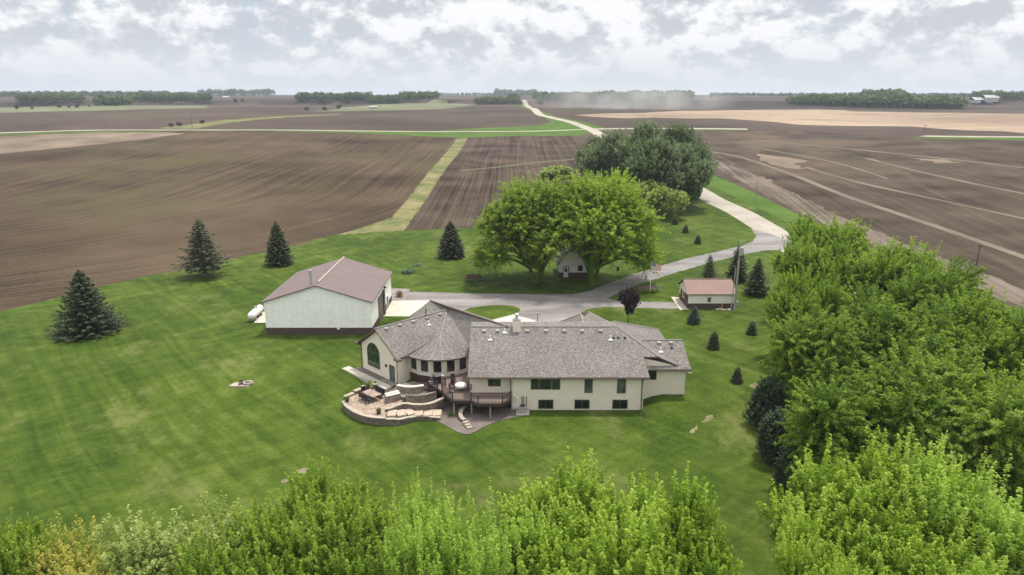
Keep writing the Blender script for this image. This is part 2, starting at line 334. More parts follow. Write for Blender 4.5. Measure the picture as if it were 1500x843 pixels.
def leaf_mat(name, cols, trans=0.35, rough=0.55):
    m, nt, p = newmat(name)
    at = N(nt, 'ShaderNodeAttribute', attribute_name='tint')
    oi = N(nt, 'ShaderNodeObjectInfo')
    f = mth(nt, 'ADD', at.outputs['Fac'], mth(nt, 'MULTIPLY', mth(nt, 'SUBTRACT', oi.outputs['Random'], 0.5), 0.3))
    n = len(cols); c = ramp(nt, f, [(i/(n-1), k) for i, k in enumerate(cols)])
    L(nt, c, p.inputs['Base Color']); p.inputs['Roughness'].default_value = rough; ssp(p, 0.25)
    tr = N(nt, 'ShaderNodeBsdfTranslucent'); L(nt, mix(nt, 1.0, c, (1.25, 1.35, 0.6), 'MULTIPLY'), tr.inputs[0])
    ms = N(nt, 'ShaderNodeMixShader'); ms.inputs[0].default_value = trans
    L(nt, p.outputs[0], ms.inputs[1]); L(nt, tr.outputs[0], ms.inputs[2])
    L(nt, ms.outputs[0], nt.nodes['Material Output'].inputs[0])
leaf_mat('maple_leaf', [(0.134, 0.218, 0.013), (0.244, 0.353, 0.027), (0.386, 0.487, 0.076)], 0.5)
leaf_mat('plume_leaf', [(0.188, 0.282, 0.032), (0.291, 0.404, 0.056), (0.404, 0.517, 0.103)], 0.5)
leaf_mat('ash_leaf', [(0.101, 0.176, 0.012), (0.195, 0.289, 0.027), (0.320, 0.414, 0.062)], 0.5)
leaf_mat('shade_leaf', [(0.087, 0.156, 0.015), (0.166, 0.253, 0.029), (0.267, 0.347, 0.058)], 0.5)
leaf_mat('willow_leaf', [(0.122, 0.188, 0.019), (0.216, 0.301, 0.038), (0.329, 0.404, 0.075)], 0.45)
leaf_mat('cotton_leaf', [(0.150, 0.235, 0.019), (0.254, 0.357, 0.038), (0.376, 0.470, 0.075)], 0.45)
leaf_mat('dull_leaf', [(0.19, 0.235, 0.06), (0.31, 0.37, 0.10), (0.45, 0.49, 0.18)], 0.42)
leaf_mat('autumn_leaf', [(0.24, 0.27, 0.05), (0.37, 0.37, 0.07), (0.52, 0.41, 0.10)], 0.42)
leaf_mat('twig_leaf', [(0.12, 0.085, 0.05), (0.19, 0.14, 0.085), (0.27, 0.21, 0.13)], 0.2)
leaf_mat('poplar_leaf', [(0.065, 0.108, 0.032), (0.12, 0.17, 0.068), (0.25, 0.29, 0.18)], 0.35)
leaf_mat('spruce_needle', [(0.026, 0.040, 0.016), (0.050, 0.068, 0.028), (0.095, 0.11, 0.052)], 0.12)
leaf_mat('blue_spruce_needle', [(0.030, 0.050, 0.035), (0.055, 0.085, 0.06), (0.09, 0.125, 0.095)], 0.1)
leaf_mat('juniper_needle', [(0.026, 0.044, 0.020), (0.042, 0.066, 0.030), (0.062, 0.09, 0.042)], 0.12)
leaf_mat('purple_leaf', [(0.018, 0.009, 0.012), (0.035, 0.016, 0.022), (0.055, 0.024, 0.03)], 0.15)
leaf_mat('wood_leaf', [(0.05, 0.08, 0.022), (0.085, 0.125, 0.035), (0.13, 0.17, 0.055)], 0.2)
leaf_mat('hosta_leaf', [(0.06, 0.12, 0.06), (0.12, 0.19, 0.11), (0.22, 0.28, 0.2)], 0.2)

# ------------------------------------------------------------------ mesh builder and tagging
def tag(o, label=None, cat=None, group=None, kind=None):
    if label: o['label'] = label
    if cat: o['category'] = cat
    if group: o['group'] = group
    if kind: o['kind'] = kind
    return o
def empty(name, loc=(0, 0, 0), rz=0, label=None, cat=None, group=None):
    o = bpy.data.objects.new(name, None); COL.objects.link(o); o.location = loc; o.rotation_euler = (0, 0, rz)
    o.empty_display_size = 0.3
    return tag(o, label, cat, group)
class MB:
    def __init__(s): s.v = []; s.f = []; s.m = []; s.cm = 0
    def quad(s, *p):
        i = len(s.v); s.v += [tuple(q) for q in p]; s.f.append(tuple(range(i, i+len(p)))); s.m.append(s.cm)
    def box(s, c, size, rz=0.0, M_=None):
        i = len(s.v); hx, hy, hz = size[0]/2, size[1]/2, size[2]/2; ca, sa = math.cos(rz), math.sin(rz)
        for dz in (-hz, hz):
            for dx, dy in ((-hx, -hy), (hx, -hy), (hx, hy), (-hx, hy)):
                s.v.append((c[0]+dx*ca-dy*sa, c[1]+dx*sa+dy*ca, c[2]+dz))
        for q in ((3, 2, 1, 0), (4, 5, 6, 7), (0, 1, 5, 4), (1, 2, 6, 5), (2, 3, 7, 6), (3, 0, 4, 7)):
            s.f.append(tuple(i+k for k in q)); s.m.append(s.cm)
        return s
    def b2(s, x0, x1, y0, y1, z0, z1): return s.box(((x0+x1)/2, (y0+y1)/2, (z0+z1)/2), (x1-x0, y1-y0, z1-z0))
    def tube(s, p0, p1, r0, r1=None, n=8, caps=True):
        r1 = r0 if r1 is None else r1; p0 = Vector(p0); p1 = Vector(p1); d = (p1-p0)
        if d.length < 1e-6: return s
        d.normalize(); a = d.orthogonal().normalized(); b = d.cross(a); i = len(s.v)
        for p, r in ((p0, r0), (p1, r1)):
            for k in range(n):
                t = 2*math.pi*k/n; s.v.append(tuple(p+a*(r*math.cos(t))+b*(r*math.sin(t))))
        for k in range(n):
            s.f.append((i+k, i+(k+1) % n, i+n+(k+1) % n, i+n+k)); s.m.append(s.cm)
        if caps:
            s.f.append(tuple(i+k for k in reversed(range(n)))); s.m.append(s.cm)
            s.f.append(tuple(i+n+k for k in range(n))); s.m.append(s.cm)
        return s
    def path(s, pts, rs, n=6):
        for a, b, r0, r1 in zip(pts[:-1], pts[1:], rs[:-1], rs[1:]): s.tube(a, b, r0, r1, n, False)
        return s
    def lathe(s, c, prof, n=14):
        i = len(s.v)
        for r, z in prof:
            for k in range(n):
                t = 2*math.pi*k/n; s.v.append((c[0]+r*math.cos(t), c[1]+r*math.sin(t), c[2]+z))
        for j in range(len(prof)-1):
            for k in range(n):
                s.f.append((i+j*n+k, i+j*n+(k+1) % n, i+(j+1)*n+(k+1) % n, i+(j+1)*n+k)); s.m.append(s.cm)
        s.f.append(tuple(i+k for k in reversed(range(n)))); s.m.append(s.cm)
        s.f.append(tuple(i+(len(prof)-1)*n+k for k in range(n))); s.m.append(s.cm)
        return s
    def prism(s, poly, z0, z1, ms=None):
        n = len(poly); i = len(s.v)
        for z in (z0, z1):
            for k, p in enumerate(poly): s.v.append((p[0], p[1], z[k] if isinstance(z, (list, tuple)) else z))
        s.f.append(tuple(i+k for k in reversed(range(n)))); s.m.append(s.cm)
        s.f.append(tuple(i+n+k for k in range(n))); s.m.append(s.cm)
        for k in range(n):
            s.f.append((i+k, i+(k+1) % n, i+n+(k+1) % n, i+n+k)); s.m.append(s.cm)
        return s
    def slab(s, pts, t=0.2):
        "sloping slab: top polygon pts, sides and underside in material 1"
        ar = sum(p[0]*q[1]-q[0]*p[1] for p, q in zip(pts, list(pts[1:])+[pts[0]]))
        if ar < 0: pts = pts[::-1]
        n = len(pts); i = len(s.v)
        s.v += [tuple(p) for p in pts]; s.v += [(p[0], p[1], p[2]-t) for p in pts]
        if n == 4:
            for q in ((0, 1, 2), (0, 2, 3)):
                s.f.append(tuple(i+k for k in q)); s.m.append(0); s.f.append(tuple(i+n+k for k in reversed(q))); s.m.append(1)
        else:
            s.f.append(tuple(range(i, i+n))); s.m.append(0)
            s.f.append(tuple(i+n+k for k in reversed(range(n)))); s.m.append(1)
        for k in range(n):
            s.f.append((i+k, i+n+k, i+n+(k+1) % n, i+(k+1) % n)); s.m.append(1)
    def build(s, name, mats, parent=None, smooth=False, bevel=0, loc=None):
        me = bpy.data.meshes.new(name); me.from_pydata(s.v, [], s.f)
        for m in (mats if isinstance(mats, (list, tuple)) else [mats]): me.materials.append(M[m])
        me.polygons.foreach_set('material_index', s.m)
        if smooth: me.polygons.foreach_set('use_smooth', [True]*len(s.f))
        me.update()
        o = bpy.data.objects.new(name, me); COL.objects.link(o)
        if parent: o.parent = parent
        if loc: o.location = loc
        if bevel:
            b = o.modifiers.new('bevel', 'BEVEL'); b.width = bevel; b.segments = 2; b.limit_method = 'ANGLE'
        return o
def copy_tree(o, parent=None):
    c = o.copy(); COL.objects.link(c)
    if parent: c.parent = parent
    for ch in [k for k in bpy.data.objects if k.parent == o]: copy_tree(ch, c)
    return c

# ------------------------------------------------------------------ the ground: one constrained mesh, split by surface
def gp(pts): return [G(px, py)[:2] for px, py in pts]
def strip(center, widths):
    c = [Vector(G(px, py)[:2]) for px, py in center]; l = []; r = []
    for i, p in enumerate(c):
        d = (c[min(i+1, len(c)-1)]-c[max(i-1, 0)]).normalized(); n = Vector((-d.y, d.x)); w_ = widths[i] if isinstance(widths, list) else widths
        l.append(p+n*w_/2); r.append(p-n*w_/2)
    return [tuple(q) for q in l+r[::-1]]
def wstrip(pts, w_):
    c = [Vector(p) for p in pts]; l = []; r = []
    for i, p in enumerate(c):
        d = (c[min(i+1, len(c)-1)]-c[max(i-1, 0)]).normalized(); n = Vector((-d.y, d.x)); k = w_[i] if isinstance(w_, list) else w_
        l.append(p+n*k/2); r.append(p-n*k/2)
    return [tuple(q) for q in l+r[::-1]]
def smooth_pts(pts, k=3):
    out = []
    for i in range(len(pts)-1):
        p0 = pts[max(i-1, 0)]; p1 = pts[i]; p2 = pts[i+1]; p3 = pts[min(i+2, len(pts)-1)]
        for j in range(k):
            t = j/k
            out.append(tuple(0.5*((2*p1[a])+(-p0[a]+p2[a])*t+(2*p0[a]-5*p1[a]+4*p2[a]-p3[a])*t*t+(-p0[a]+3*p1[a]-3*p2[a]+p3[a])*t**3) for a in (0, 1)))
    out.append(pts[-1]); return out
REG = []      # name, material, polygon; later ones win
def reg(name, mat, poly, j=0.0):
    if j:
        r_ = random.Random(len(REG)); q = []
        for a, b in zip(poly, poly[1:]+poly[:1]):
            n = max(1, min(40, int(math.dist(a, b)/(j*2.2))))
            for k in range(n): q.append((a[0]+(b[0]-a[0])*k/n+r_.uniform(-j, j), a[1]+(b[1]-a[1])*k/n+r_.uniform(-j, j)))
        poly = q
    REG.append((name, mat, poly))
yard = gp([(-420, 560), (-200, 505), (0, 457), (85, 436), (200, 408), (330, 382), (430, 360), (480, 346), (545, 340), (600, 338), (680, 334), (780, 312), (850, 262), (860, 215), (880, 193), (905, 200), (1025, 268)])
yard = yard+[(yard[-1][0]+2, yard[-1][1]-10)]+gp([(1185, 340), (1500, 455)])+[(180, 60), (200, -70), (-260, -70), (-260, 40)]
FARB = gp([(-300, 160), (-100, 157), (0, 158), (250, 158), (430, 156), (600, 155), (760, 157), (1020, 156), (1200, 158), (1500, 162), (1900, 165)])
reg('distant_fields', 'soil_far', [(-9000, 9500), (-9000, FARB[0][1])]+FARB+[(9000, FARB[-1][1]), (9000, 9500)])
reg('dark_field', 'soil_dark', gp([(420, 147), (600, 144.5), (700, 146), (695, 148.5), (600, 149), (430, 152)]), j=10)
reg('dark_field', 'soil_dark', gp([(1000, 150), (1160, 147), (1160, 155), (1330, 158), (1600, 157), (1600, 163), (1350, 162), (1020, 159)]), j=10)
reg('dark_field', 'soil_dark', gp([(-200, 149), (150, 147), (430, 146), (430, 151), (150, 153), (-200, 155)]), j=10)
reg('pale_field', 'pale_grass', gp([(430, 165), (500, 158), (590, 149), (690, 150), (690, 156), (640, 160), (480, 168)]), j=8)
reg('pale_field', 'pale_grass', gp([(-200, 157), (120, 156), (310, 155), (300, 159), (120, 163), (-200, 166)]), j=8)
reg('field_beyond_road', 'soil_far', gp([(-300, 178), (0, 168), (200, 162), (430, 164), (640, 160), (700, 158), (762, 160), (800, 172), (820, 180), (650, 190.5), (300, 189), (100, 189), (-300, 197)]), j=3)
reg('field_beyond_road', 'soil_far', gp([(800, 158), (900, 157), (1020, 161), (1600, 164), (1600, 200), (1400, 197), (1100, 187), (890, 187), (860, 181), (830, 172)]), j=3)
reg('stubble_field', 'stubble', gp([(850, 170), (900, 166), (1030, 162.5), (1200, 161), (1500, 167), (1700, 172), (1700, 195), (1500, 195), (1350, 186), (1180, 182), (1040, 173), (900, 174)]), j=9)
# middle ground
reg('ploughed_field', 'soil_left', gp([(-500, 208), (-200, 202), (0, 198), (150, 192.5), (400, 192.5), (650, 196), (668, 205), (640, 240), (600, 290), (575, 320), (530, 335), (480, 346), (430, 360), (330, 382), (200, 408), (85, 436), (0, 457), (-200, 505), (-420, 560)])+[(-260, 40), (-520, 40)], j=0.5)
reg('ploughed_field', 'soil_mid', gp([(686, 199), (760, 197), (835, 196.5), (850, 215), (850, 262), (780, 312), (680, 334), (590, 340), (600, 322), (625, 290), (655, 245)]), j=0.5)
reg('ploughed_field', 'soil_right', gp([(1010, 191.5), (1200, 193), (1350, 203), (1500, 206), (1900, 214)])+[(700, 150), (300, 20), (215, -70), (200, -70)]+gp([(1700, 560), (1500, 462), (1300, 372), (1185, 322), (1030, 250), (935, 205), (900, 192)]), j=0.5)
reg('dry_patch', 'dry_soil', gp([(-300, 236), (-100, 216), (0, 200), (150, 194), (240, 194), (270, 196), (200, 206), (100, 216), (0, 226)]), j=1.6)
reg('headland', 'headland', smooth_pts(gp([(1040, 229), (1110, 258), (1200, 302), (1300, 346), (1400, 385), (1500, 425), (1700, 510)]))[::1]+smooth_pts(gp([(1700, 545), (1500, 452), (1300, 368), (1185, 318), (1100, 274), (1040, 240)])), j=0.8)
for px, w_ in (([(1040, 222), (1090, 232), (1150, 252), (1230, 284), (1330, 318), (1430, 352), (1600, 412)], 2.4), ([(1180, 245), (1260, 268), (1370, 292), (1480, 316), (1600, 342)], 1.8),
               ([(1270, 232), (1340, 250), (1420, 268), (1520, 288)], 1.8), ([(1100, 205), (1200, 214), (1320, 226), (1500, 246)], 2.5), ([(1090, 214), (1160, 226), (1230, 240), (1300, 262)], 1.6)):
    reg('dry_furrow', 'track_soil', wstrip(smooth_pts(gp(px), 4), w_))
reg('dry_patch', 'dry_soil', gp([(1110, 226), (1150, 230), (1190, 236), (1160, 240), (1180, 248), (1150, 246), (1120, 238)]), j=1.6)
reg('dry_patch', 'dry_soil', gp([(1100, 258), (1120, 260), (1130, 266), (1115, 266)]), j=1.6)
reg('dry_patch', 'dry_soil', gp([(1340, 232), (1380, 234), (1410, 238), (1370, 239)]), j=1.6)
reg('grass_waterway', 'rough_grass', gp([(669, 203), (685, 203), (666, 232), (653, 247), (637, 272), (625, 292), (602, 324), (590, 341), (545, 342), (480, 347), (470, 351), (530, 334), (575, 318), (600, 289), (640, 239)]), j=0.35)
reg('grass_waterway', 'rough_grass', gp([(230, 188.5), (270, 184), (330, 176), (420, 170), (500, 167), (500, 168), (420, 172), (345, 179), (300, 186), (290, 188.5)]), j=0.8)
reg('grass_waterway', 'pale_grass', wstrip(smooth_pts(gp([(675, 250), (730, 245), (790, 238), (845, 233)])), 1.8), j=0.3)
# verges
reg('verge', 'verge', gp([(-300, 205), (0, 196), (100, 193), (240, 191.5), (500, 192), (850, 191), (870, 194), (850, 199), (760, 199), (680, 202), (500, 194.3), (240, 192.7), (100, 195), (0, 198.6), (-300, 208)]), j=0.5)
reg('verge', 'verge', gp([(640, 191.5), (700, 188), (790, 184), (808, 179), (795, 171), (775, 162), (760, 152), (766, 150), (790, 163), (815, 171), (850, 178), (880, 186), (900, 191), (850, 192.5)]), j=0.5)
reg('verge', 'verge', gp([(1008, 191), (1090, 191), (1095, 188.5), (1008, 187.5)]), j=0.5)
reg('verge', 'verge', gp([(1340, 201), (1500, 201), (1700, 204), (1700, 209), (1500, 206), (1340, 203)]), j=0.5)
reg('verge', 'verge', gp([(1020, 246), (1090, 276), (1150, 305), (1185, 322), (1300, 372), (1500, 462), (1700, 560), (1640, 575), (1500, 512), (1300, 420), (1185, 360), (1150, 335), (1060, 290), (935, 228), (900, 200), (905, 194)]), j=0.5)
reg('lawn', 'lawn', yard, j=0.45)
# roads
ew = gp([(-300, 204), (0, 195), (150, 190.8), (300, 190.6), (500, 191.8), (700, 193), (800, 192), (860, 189.5)])
ground_mat('dirt_road', (0.24, 0.21, 0.17), (0.38, 0.345, 0.29), sc1=0.05, sc2=0.6, seed=21)
reg('gravel_road', 'dirt_road', wstrip(smooth_pts(ew), 5.2))
reg('gravel_road', 'gravel', wstrip(smooth_pts(gp([(855, 189.5), (930, 188.5), (1010, 188.6), (1095, 189.5)])), 8))
reg('gravel_road', 'gravel', wstrip(smooth_pts(gp([(1350, 199.5), (1500, 201), (1800, 206)])), 8))
ns = gp([(766, 146.5), (769, 151), (776, 158), (787, 165), (806, 172), (832, 178), (850, 184), (868, 191)])
k0 = G(1018, 277); k1 = G(868, 191)
ns = smooth_pts(ns, 4)+smooth_pts([(k1[0], k1[1]), (k1[0]+(k0[0]-k1[0])*0.55, k1[1]+(k0[1]-k1[1])*0.5), (k0[0], k0[1])]+gp([(1045, 293), (1085, 312), (1127, 337)]), 4)[1:]
last = ns[-1]; 
ns2 = [last]+gp([(1175, 372), (1260, 420), (1420, 500)])+[(150, 55), (170, -70)]
reg('gravel_road', 'gravel', wstrip(ns+ns2[1:], 7.6))
drive_poly = gp([(572, 441), (596, 427.5), (640, 428.5), (700, 430), (800, 431.5), (840, 431), (862, 427), (890, 416), (920, 405), (960, 392), (1005, 379), (1050, 369), (1085, 361), (1103, 354), (1108, 346), (1100, 335), (1135, 345), (1165, 355), (1180, 372), (1150, 366), (1120, 367), (1088, 373), (1040, 385), (985, 401), (940, 415), (908, 428), (890, 437), (905, 441.5), (985, 443), (1000, 447), (992, 452.5), (930, 451), (885, 450), (862, 453), (838, 465), (812, 480), (790, 486), (700, 486), (670, 470), (640, 455), (620, 446)])
reg('driveway', 'asphalt', drive_poly, j=0.16)
reg('driveway_island', 'lawn', gp([(676, 456), (690, 451), (712, 448), (735, 447), (752, 448.5), (761, 452), (762, 456), (752, 461), (722, 468), (700, 475), (680, 468)]))
reg('concrete_apron', 'concrete', gp([(718, 470), (752, 461), (775, 467), (806, 478), (830, 492), (690, 492), (700, 478)]))
reg('concrete_apron', 'concrete', gp([(571, 441), (632, 440), (600, 463.5), (556, 463.5)]))
reg('gravel_bed', 'gravel_bed', gp([(571, 441), (573, 422.5), (600, 423.5), (594, 440.6)]))
reg('concrete_pad', 'concrete', gp([(983, 435), (995, 436), (1010, 453.5), (996, 454)]))
reg('concrete_pad', 'concrete', gp([(372, 473), (384, 458), (396, 452), (396, 473)]))
for pts in ([(1009, 634), (1014, 627), (1022, 623), (1024, 627), (1016, 633)], [(1028, 620), (1036, 610), (1044, 608), (1045, 612), (1034, 619)], [(1160, 577), (1168, 574), (1170, 578)], [(1098, 565), (1106, 560), (1113, 565), (1108, 569), (1100, 568)], [(434, 690), (446, 686), (456, 688), (450, 694), (438, 695)], [(413, 703), (420, 701), (423, 705), (416, 708)],
            [(1176, 600), (1182, 598), (1184, 602), (1178, 604)]):
    reg('bare_patch', 'bare_earth', gp(pts), j=0.16)
reg('flag_bed', 'mulch', [(25.4+2.2*math.cos(t), 121.6+1.6*math.sin(t)) for t in np.linspace(0, 2*math.pi, 14)[:-1]])

def make_ground():
    pts = []; edges = []
    rows = [-70, -40, -15, 5, 20]; y = 30.0
    while y < 9400: rows.append(y); y *= 1.022
    rows.append(9400.0)
    rng = np.random.RandomState(1)
    for k, yy in enumerate(rows):
        half = 230+0.95*max(yy, 0); half = min(half, 8900)
        step = max(2.2, 0.022*max(yy, 40)); step = max(step, half*2/190)
        fine = 60 < yy < 100
        n = int(2*half/step)
        xs = np.linspace(-half, half, n)
        if fine: xs = np.concatenate([xs[np.abs(xs) > 40], np.linspace(-40, 40, 60)])
        for x in xs:
            ed = abs(abs(x)-half) < 1e-6
            pts.append((float(x+(0 if ed else rng.uniform(-.2, .2)*step)), yy))
    for a, b, m_, fr in [(-1, 1, 0, 0)]:
        pass
    for (nm, mt, poly) in REG:
        i0 = len(pts); q = []
        for a, b in zip(poly, poly[1:]+poly[:1]):
            d = math.dist(a, b); seg = max(1, min(30, int(d/max(4.0, 0.03*abs(a[1])))))
            for j in range(seg): q.append((a[0]+(b[0]-a[0])*j/seg, a[1]+(b[1]-a[1])*j/seg))
        pts += q; edges += [(i0+j, i0+(j+1) % len(q)) for j in range(len(q))]
    vo, eo, fo, *_ = delaunay_2d_cdt([Vector(p) for p in pts], edges, [], 0, 0.002, False)
    P = np.array([(v.x, v.y) for v in vo]); Fc = np.array([f for f in fo if len(f) == 3])
    c = P[Fc].mean(axis=1)
    cls = np.full(len(Fc), -1)
    for k, (nm, mt, poly) in enumerate(REG):
        q = np.array(poly); inside = np.zeros(len(c), bool); j = len(q)-1
        for i in range(len(q)):
            xi, yi = q[i]; xj, yj = q[j]
            cond = ((yi > c[:, 1]) != (yj > c[:, 1])) & (c[:, 0] < (xj-xi)*(c[:, 1]-yi)/((yj-yi) if yj != yi else 1e-9)+xi)
            inside ^= cond; j = i
        cls[inside] = k
    Z = T(P[:, 0], P[:, 1])
    groups = {}
    for k in range(-1, len(REG)):
        nm, mt = ('terrain', 'soil_far') if k < 0 else REG[k][:2]
        key = (nm, mt) if nm not in ('driveway_island',) else (nm, mt)
        groups.setdefault(key, []).append(k)
    for (nm, mt), ks in groups.items():
        sel = Fc[np.isin(cls, ks)]
        if len(sel) == 0: continue
        used, inv = np.unique(sel, return_inverse=True); inv = inv.reshape(-1, 3)
        a = P[used][inv]; cr = (a[:, 1, 0]-a[:, 0, 0])*(a[:, 2, 1]-a[:, 0, 1])-(a[:, 1, 1]-a[:, 0, 1])*(a[:, 2, 0]-a[:, 0, 0])
        inv[cr < 0] = inv[cr < 0][:, ::-1]
        me = bpy.data.meshes.new(nm); me.from_pydata(np.column_stack([P[used], Z[used]]).tolist(), [], inv.tolist())
        me.materials.append(M[mt]); me.polygons.foreach_set('use_smooth', [True]*len(inv)); me.update()
        o = bpy.data.objects.new(nm, me); COL.objects.link(o); tag(o, kind='structure')
make_ground()

# ------------------------------------------------------------------ the house
SH = ['shingles', 'fascia']
house = empty('ranch_house', (0, 74, 0), 0, 'long beige ranch house with grey brown shingle roofs and a half round bay', 'house')
house_inv = Vector((0, -74, 0))
def hb(mb, name, mats, parent=None, **k):
    "mesh given in world coordinates, parented under the house"
    o = mb.build(name, mats, parent or house, **k)
    if parent is None: o.location = house_inv
    return o
q2 = 1/math.sqrt(2)
P1 = Vector((-8.85, 88.9, 7.7)); P2 = U(743, 478, 8.2); P3 = U(688, 510, 4.75); P4 = U(645, 493, 5.65)
RL = U(630, 440, 8.3); RB = U(599, 467, 6.0)
GA = Vector((-14.2, 78.6)); GB = Vector((-19.65, 83.85)); GM = (GA+GB)/2
gu = (GB-GA).normalized(); gn = Vector((-gu.y, gu.x)) 
if gn.y > 0: gn = -gn                       # outwards, towards camera left
glen = (GB-GA).length
R0 = Vector((GM.x+gn.x*0.45, GM.y+gn.y*0.45, 7.72))
eR = Vector((GA.x-gu.x*0.5+gn.x*0.45, GA.y-gu.y*0.5+gn.y*0.45, 4.85)); eL = Vector((GB.x+gu.x*0.5+gn.x*0.45, GB.y+gu.y*0.5+gn.y*0.45, 4.85))
# walls -----------------------------------------------------------------
wb = MB()
foot = [(-5, 74.5), (0, 74.5), (0, 73.9), (15.4, 73.9), (15.4, 76.3), (20.9, 76.3), (20.9, 83.8), (20, 83.8), (20, 89.3), (13.4, 89.3), (13.4, 91.2), (6.2, 91.2), (6.2, 87), (0, 82), (-5, 82)]
wb.prism(foot, -0.3, 4.36)
wb.prism([(15.2, 76.32), (19.3, 76.32), (19.3, 76.6), (15.2, 76.6)], 4.36, [5.7, 4.72, 4.72, 5.7])   # set back wall over the low roof
wb.quad((20.88, 76.3, 4.3), (20.88, 83.8, 4.3), (20.88, 80.1, 6.35))
# great room: gabled box
L_ = 10.5
a = [(GA.x, GA.y), (GB.x, GB.y), (GB.x-gn.x*L_, GB.y-gn.y*L_), (GA.x-gn.x*L_, GA.y-gn.y*L_)]
wb.prism([(GA.x, GA.y), (-13.35, 80.4), (-12.4, 82.2), (-9.4, 87.2), a[2], (GB.x, GB.y)], 0.3, 4.7)
wb.prism([(GA.x, GA.y), (GA.x-gn.x*.05, GA.y-gn.y*.05), (GB.x-gn.x*.05, GB.y-gn.y*.05), (GB.x, GB.y)], 4.7, 4.79)
i = [Vector((*GA, 4.78)), Vector((*GB, 4.78)), Vector((*GM, 7.45))]
wb.quad(*[p+Vector((gn.x*0.004, gn.y*0.004, 0)) for p in i]); 
# bay
BC = Vector((-9.3, 84.0)); BR = 4.85
bay = [(BC.x+BR*math.sin(math.radians(t)), BC.y-BR*math.cos(math.radians(t))) for t in (-70, -50, -30, -10, 10, 30, 50, 70)]
wb.prism([(-13.9, 85)]+bay+[(-4.9, 85)], 2.0, 4.42)
hb(wb, 'wall', 'siding')
fb = MB(); bay2 = [(BC.x+(BR-0.08)*math.sin(math.radians(t)), BC.y-(BR-0.08)*math.cos(math.radians(t))) for t in (-70, -50, -30, -10, 10, 30, 50, 70)]
fb.prism([(-13.9, 85.1)]+bay2+[(-4.9, 85.1)], -0.2, 1.996)
hb(fb, 'foundation', 'brown_paint')
hb(MB().b2(-5, -0.05, 74.46, 74.497, -0.2, 1.93), 'skirt_wall', 'brown_paint')
# roofs -----------------------------------------------------------------
rb = MB()
rb.slab([(-5.15, 80.78, 8.04), (-5.15, 73.4, 4.4), (16.0, 73.4, 4.4), (15.75, 76.25, 5.82), (17.5, 76.25, 5.82), (13.14, 80.78, 8.04)])
rb.slab([(13.14, 80.78, 8.04), (17.5, 76.25, 5.82), (20.55, 76.25, 4.4), (20.5, 90.0, 4.42), (12.95, 82.75, 8.08)])
rb.slab([(-5.15, 80.78, 8.04), (13.14, 80.78, 8.04), (12.95, 82.75, 8.08), (-5.15, 82.75, 8.04)])
rb.slab([(-4, 82.75, 8.04), (12.95, 82.75, 8.08), (20.5, 90.0, 4.42), (4, 90.0, 4.42)])
rb.slab([(15.6, 75.85, 4.4), (21.4, 75.85, 4.4), (21.25, 80.15, 6.5), (15.6, 80.15, 6.5)])
rb.slab([(15.6, 80.15, 6.5), (21.25, 80.15, 6.5), (21.4, 84.4, 4.4), (15.6, 84.4, 4.4)])
rb.slab([(9.3, 82, 7.3), (9.3, 88.2, 7.3), (5.6, 91.9, 4.4), (5.6, 82, 4.4)][::-1])
rb.slab([(9.3, 82, 7.3), (13.0, 82, 7.3), (13.0, 85.5, 6.9), (10.5, 89.4, 7.2), (9.9, 88.5, 6.9), (9.3, 88.2, 7.3)])
rb.slab([(9.3, 88.2, 7.3), (10.5, 89.4, 7.2), (14, 92.3, 4.4), (5.6, 91.9, 4.4)])
rb.slab([(10.5, 89.4, 7.2), (13, 85.5, 6.9), (17, 88.6, 4.4), (14, 92.3, 4.4)])
E1 = Vector((-13.45, 79.35, 4.6))
rb.slab([R0, eR, E1]); rb.slab([R0, E1, P4]); rb.slab([R0, P4, P1])                                        # great room, right slope
rb.slab([R0, P1, P1+Vector((gu.x*4.3, gu.y*4.3, -2.9)), eL][::1])     # great room, left slope
rb.slab([P1, P4, P3, P2])                                            # slope over the bay
rb.slab([RL, RB, Vector((-13.2, 86.5, 5.4)), P1+Vector((0, .1, -.06))])
rb.slab([RL, P1+Vector((0, .1, -.06)), P2+Vector((0, .05, 0))])
back = Vector((q2, q2, 0))*5.2+Vector((0, 0, -3.4))
rb.slab([RL, P2+Vector((0, .1, 0)), P2+back, RL+back])
apex = P4+Vector((0, -0.12, 0.12)); ring = [(BC.x+5.4*math.sin(math.radians(t)), BC.y-5.4*math.cos(math.radians(t)), 4.4) for t in (-90, -41, -25, -8, 8, 25, 42, 58)]
ring = [Vector(p) for p in ring if p[0] < -4.9]
ring = [E1]+ring[1:]
for p, r_ in zip(ring[:-1], ring[1:]): rb.slab([apex, p, r_], 0.16)
rb.slab([apex, ring[-1], P3+Vector((0.05, 0, 0))], .16)
roof = hb(rb, 'roof', SH)
# ridge and hip caps (lighter shingle)
for p0, p1 in (((-5.1, 80.78, 8.07), (13.14, 80.78, 8.07)), ((13.14, 80.78, 8.06), (17.5, 76.27, 5.84)), (R0+Vector((0, 0, .03)), P1+Vector((0, 0, .03))), (RL+Vector((0, 0, .03)), P2+Vector((0, 0, .03))),
               ((15.7, 80.15, 6.53), (21.25, 80.15, 6.53)), ((12.95, 82.75, 8.1), (20.5, 90, 4.44)), ((9.3, 82.2, 7.32), (9.3, 88.2, 7.32)), ((10.5, 89.4, 7.22), (13, 85.5, 6.92)), ((9.3, 88.2, 7.32), (5.6, 91.9, 4.42)), (P1+Vector((0, 0, -.03)), P4+Vector((0, 0, -.03)))):
    c = MB().tube(p0, p1, 0.10, 0.10, 6); o = hb(c, 'ridge_cap', 'ridge_shingle', roof)
for r_ in ring[1:-1]:
    c = MB().tube(apex, r_+Vector((0, 0, .0)), 0.05, 0.09, 6); hb(c, 'ridge_cap', 'ridge_shingle', roof)
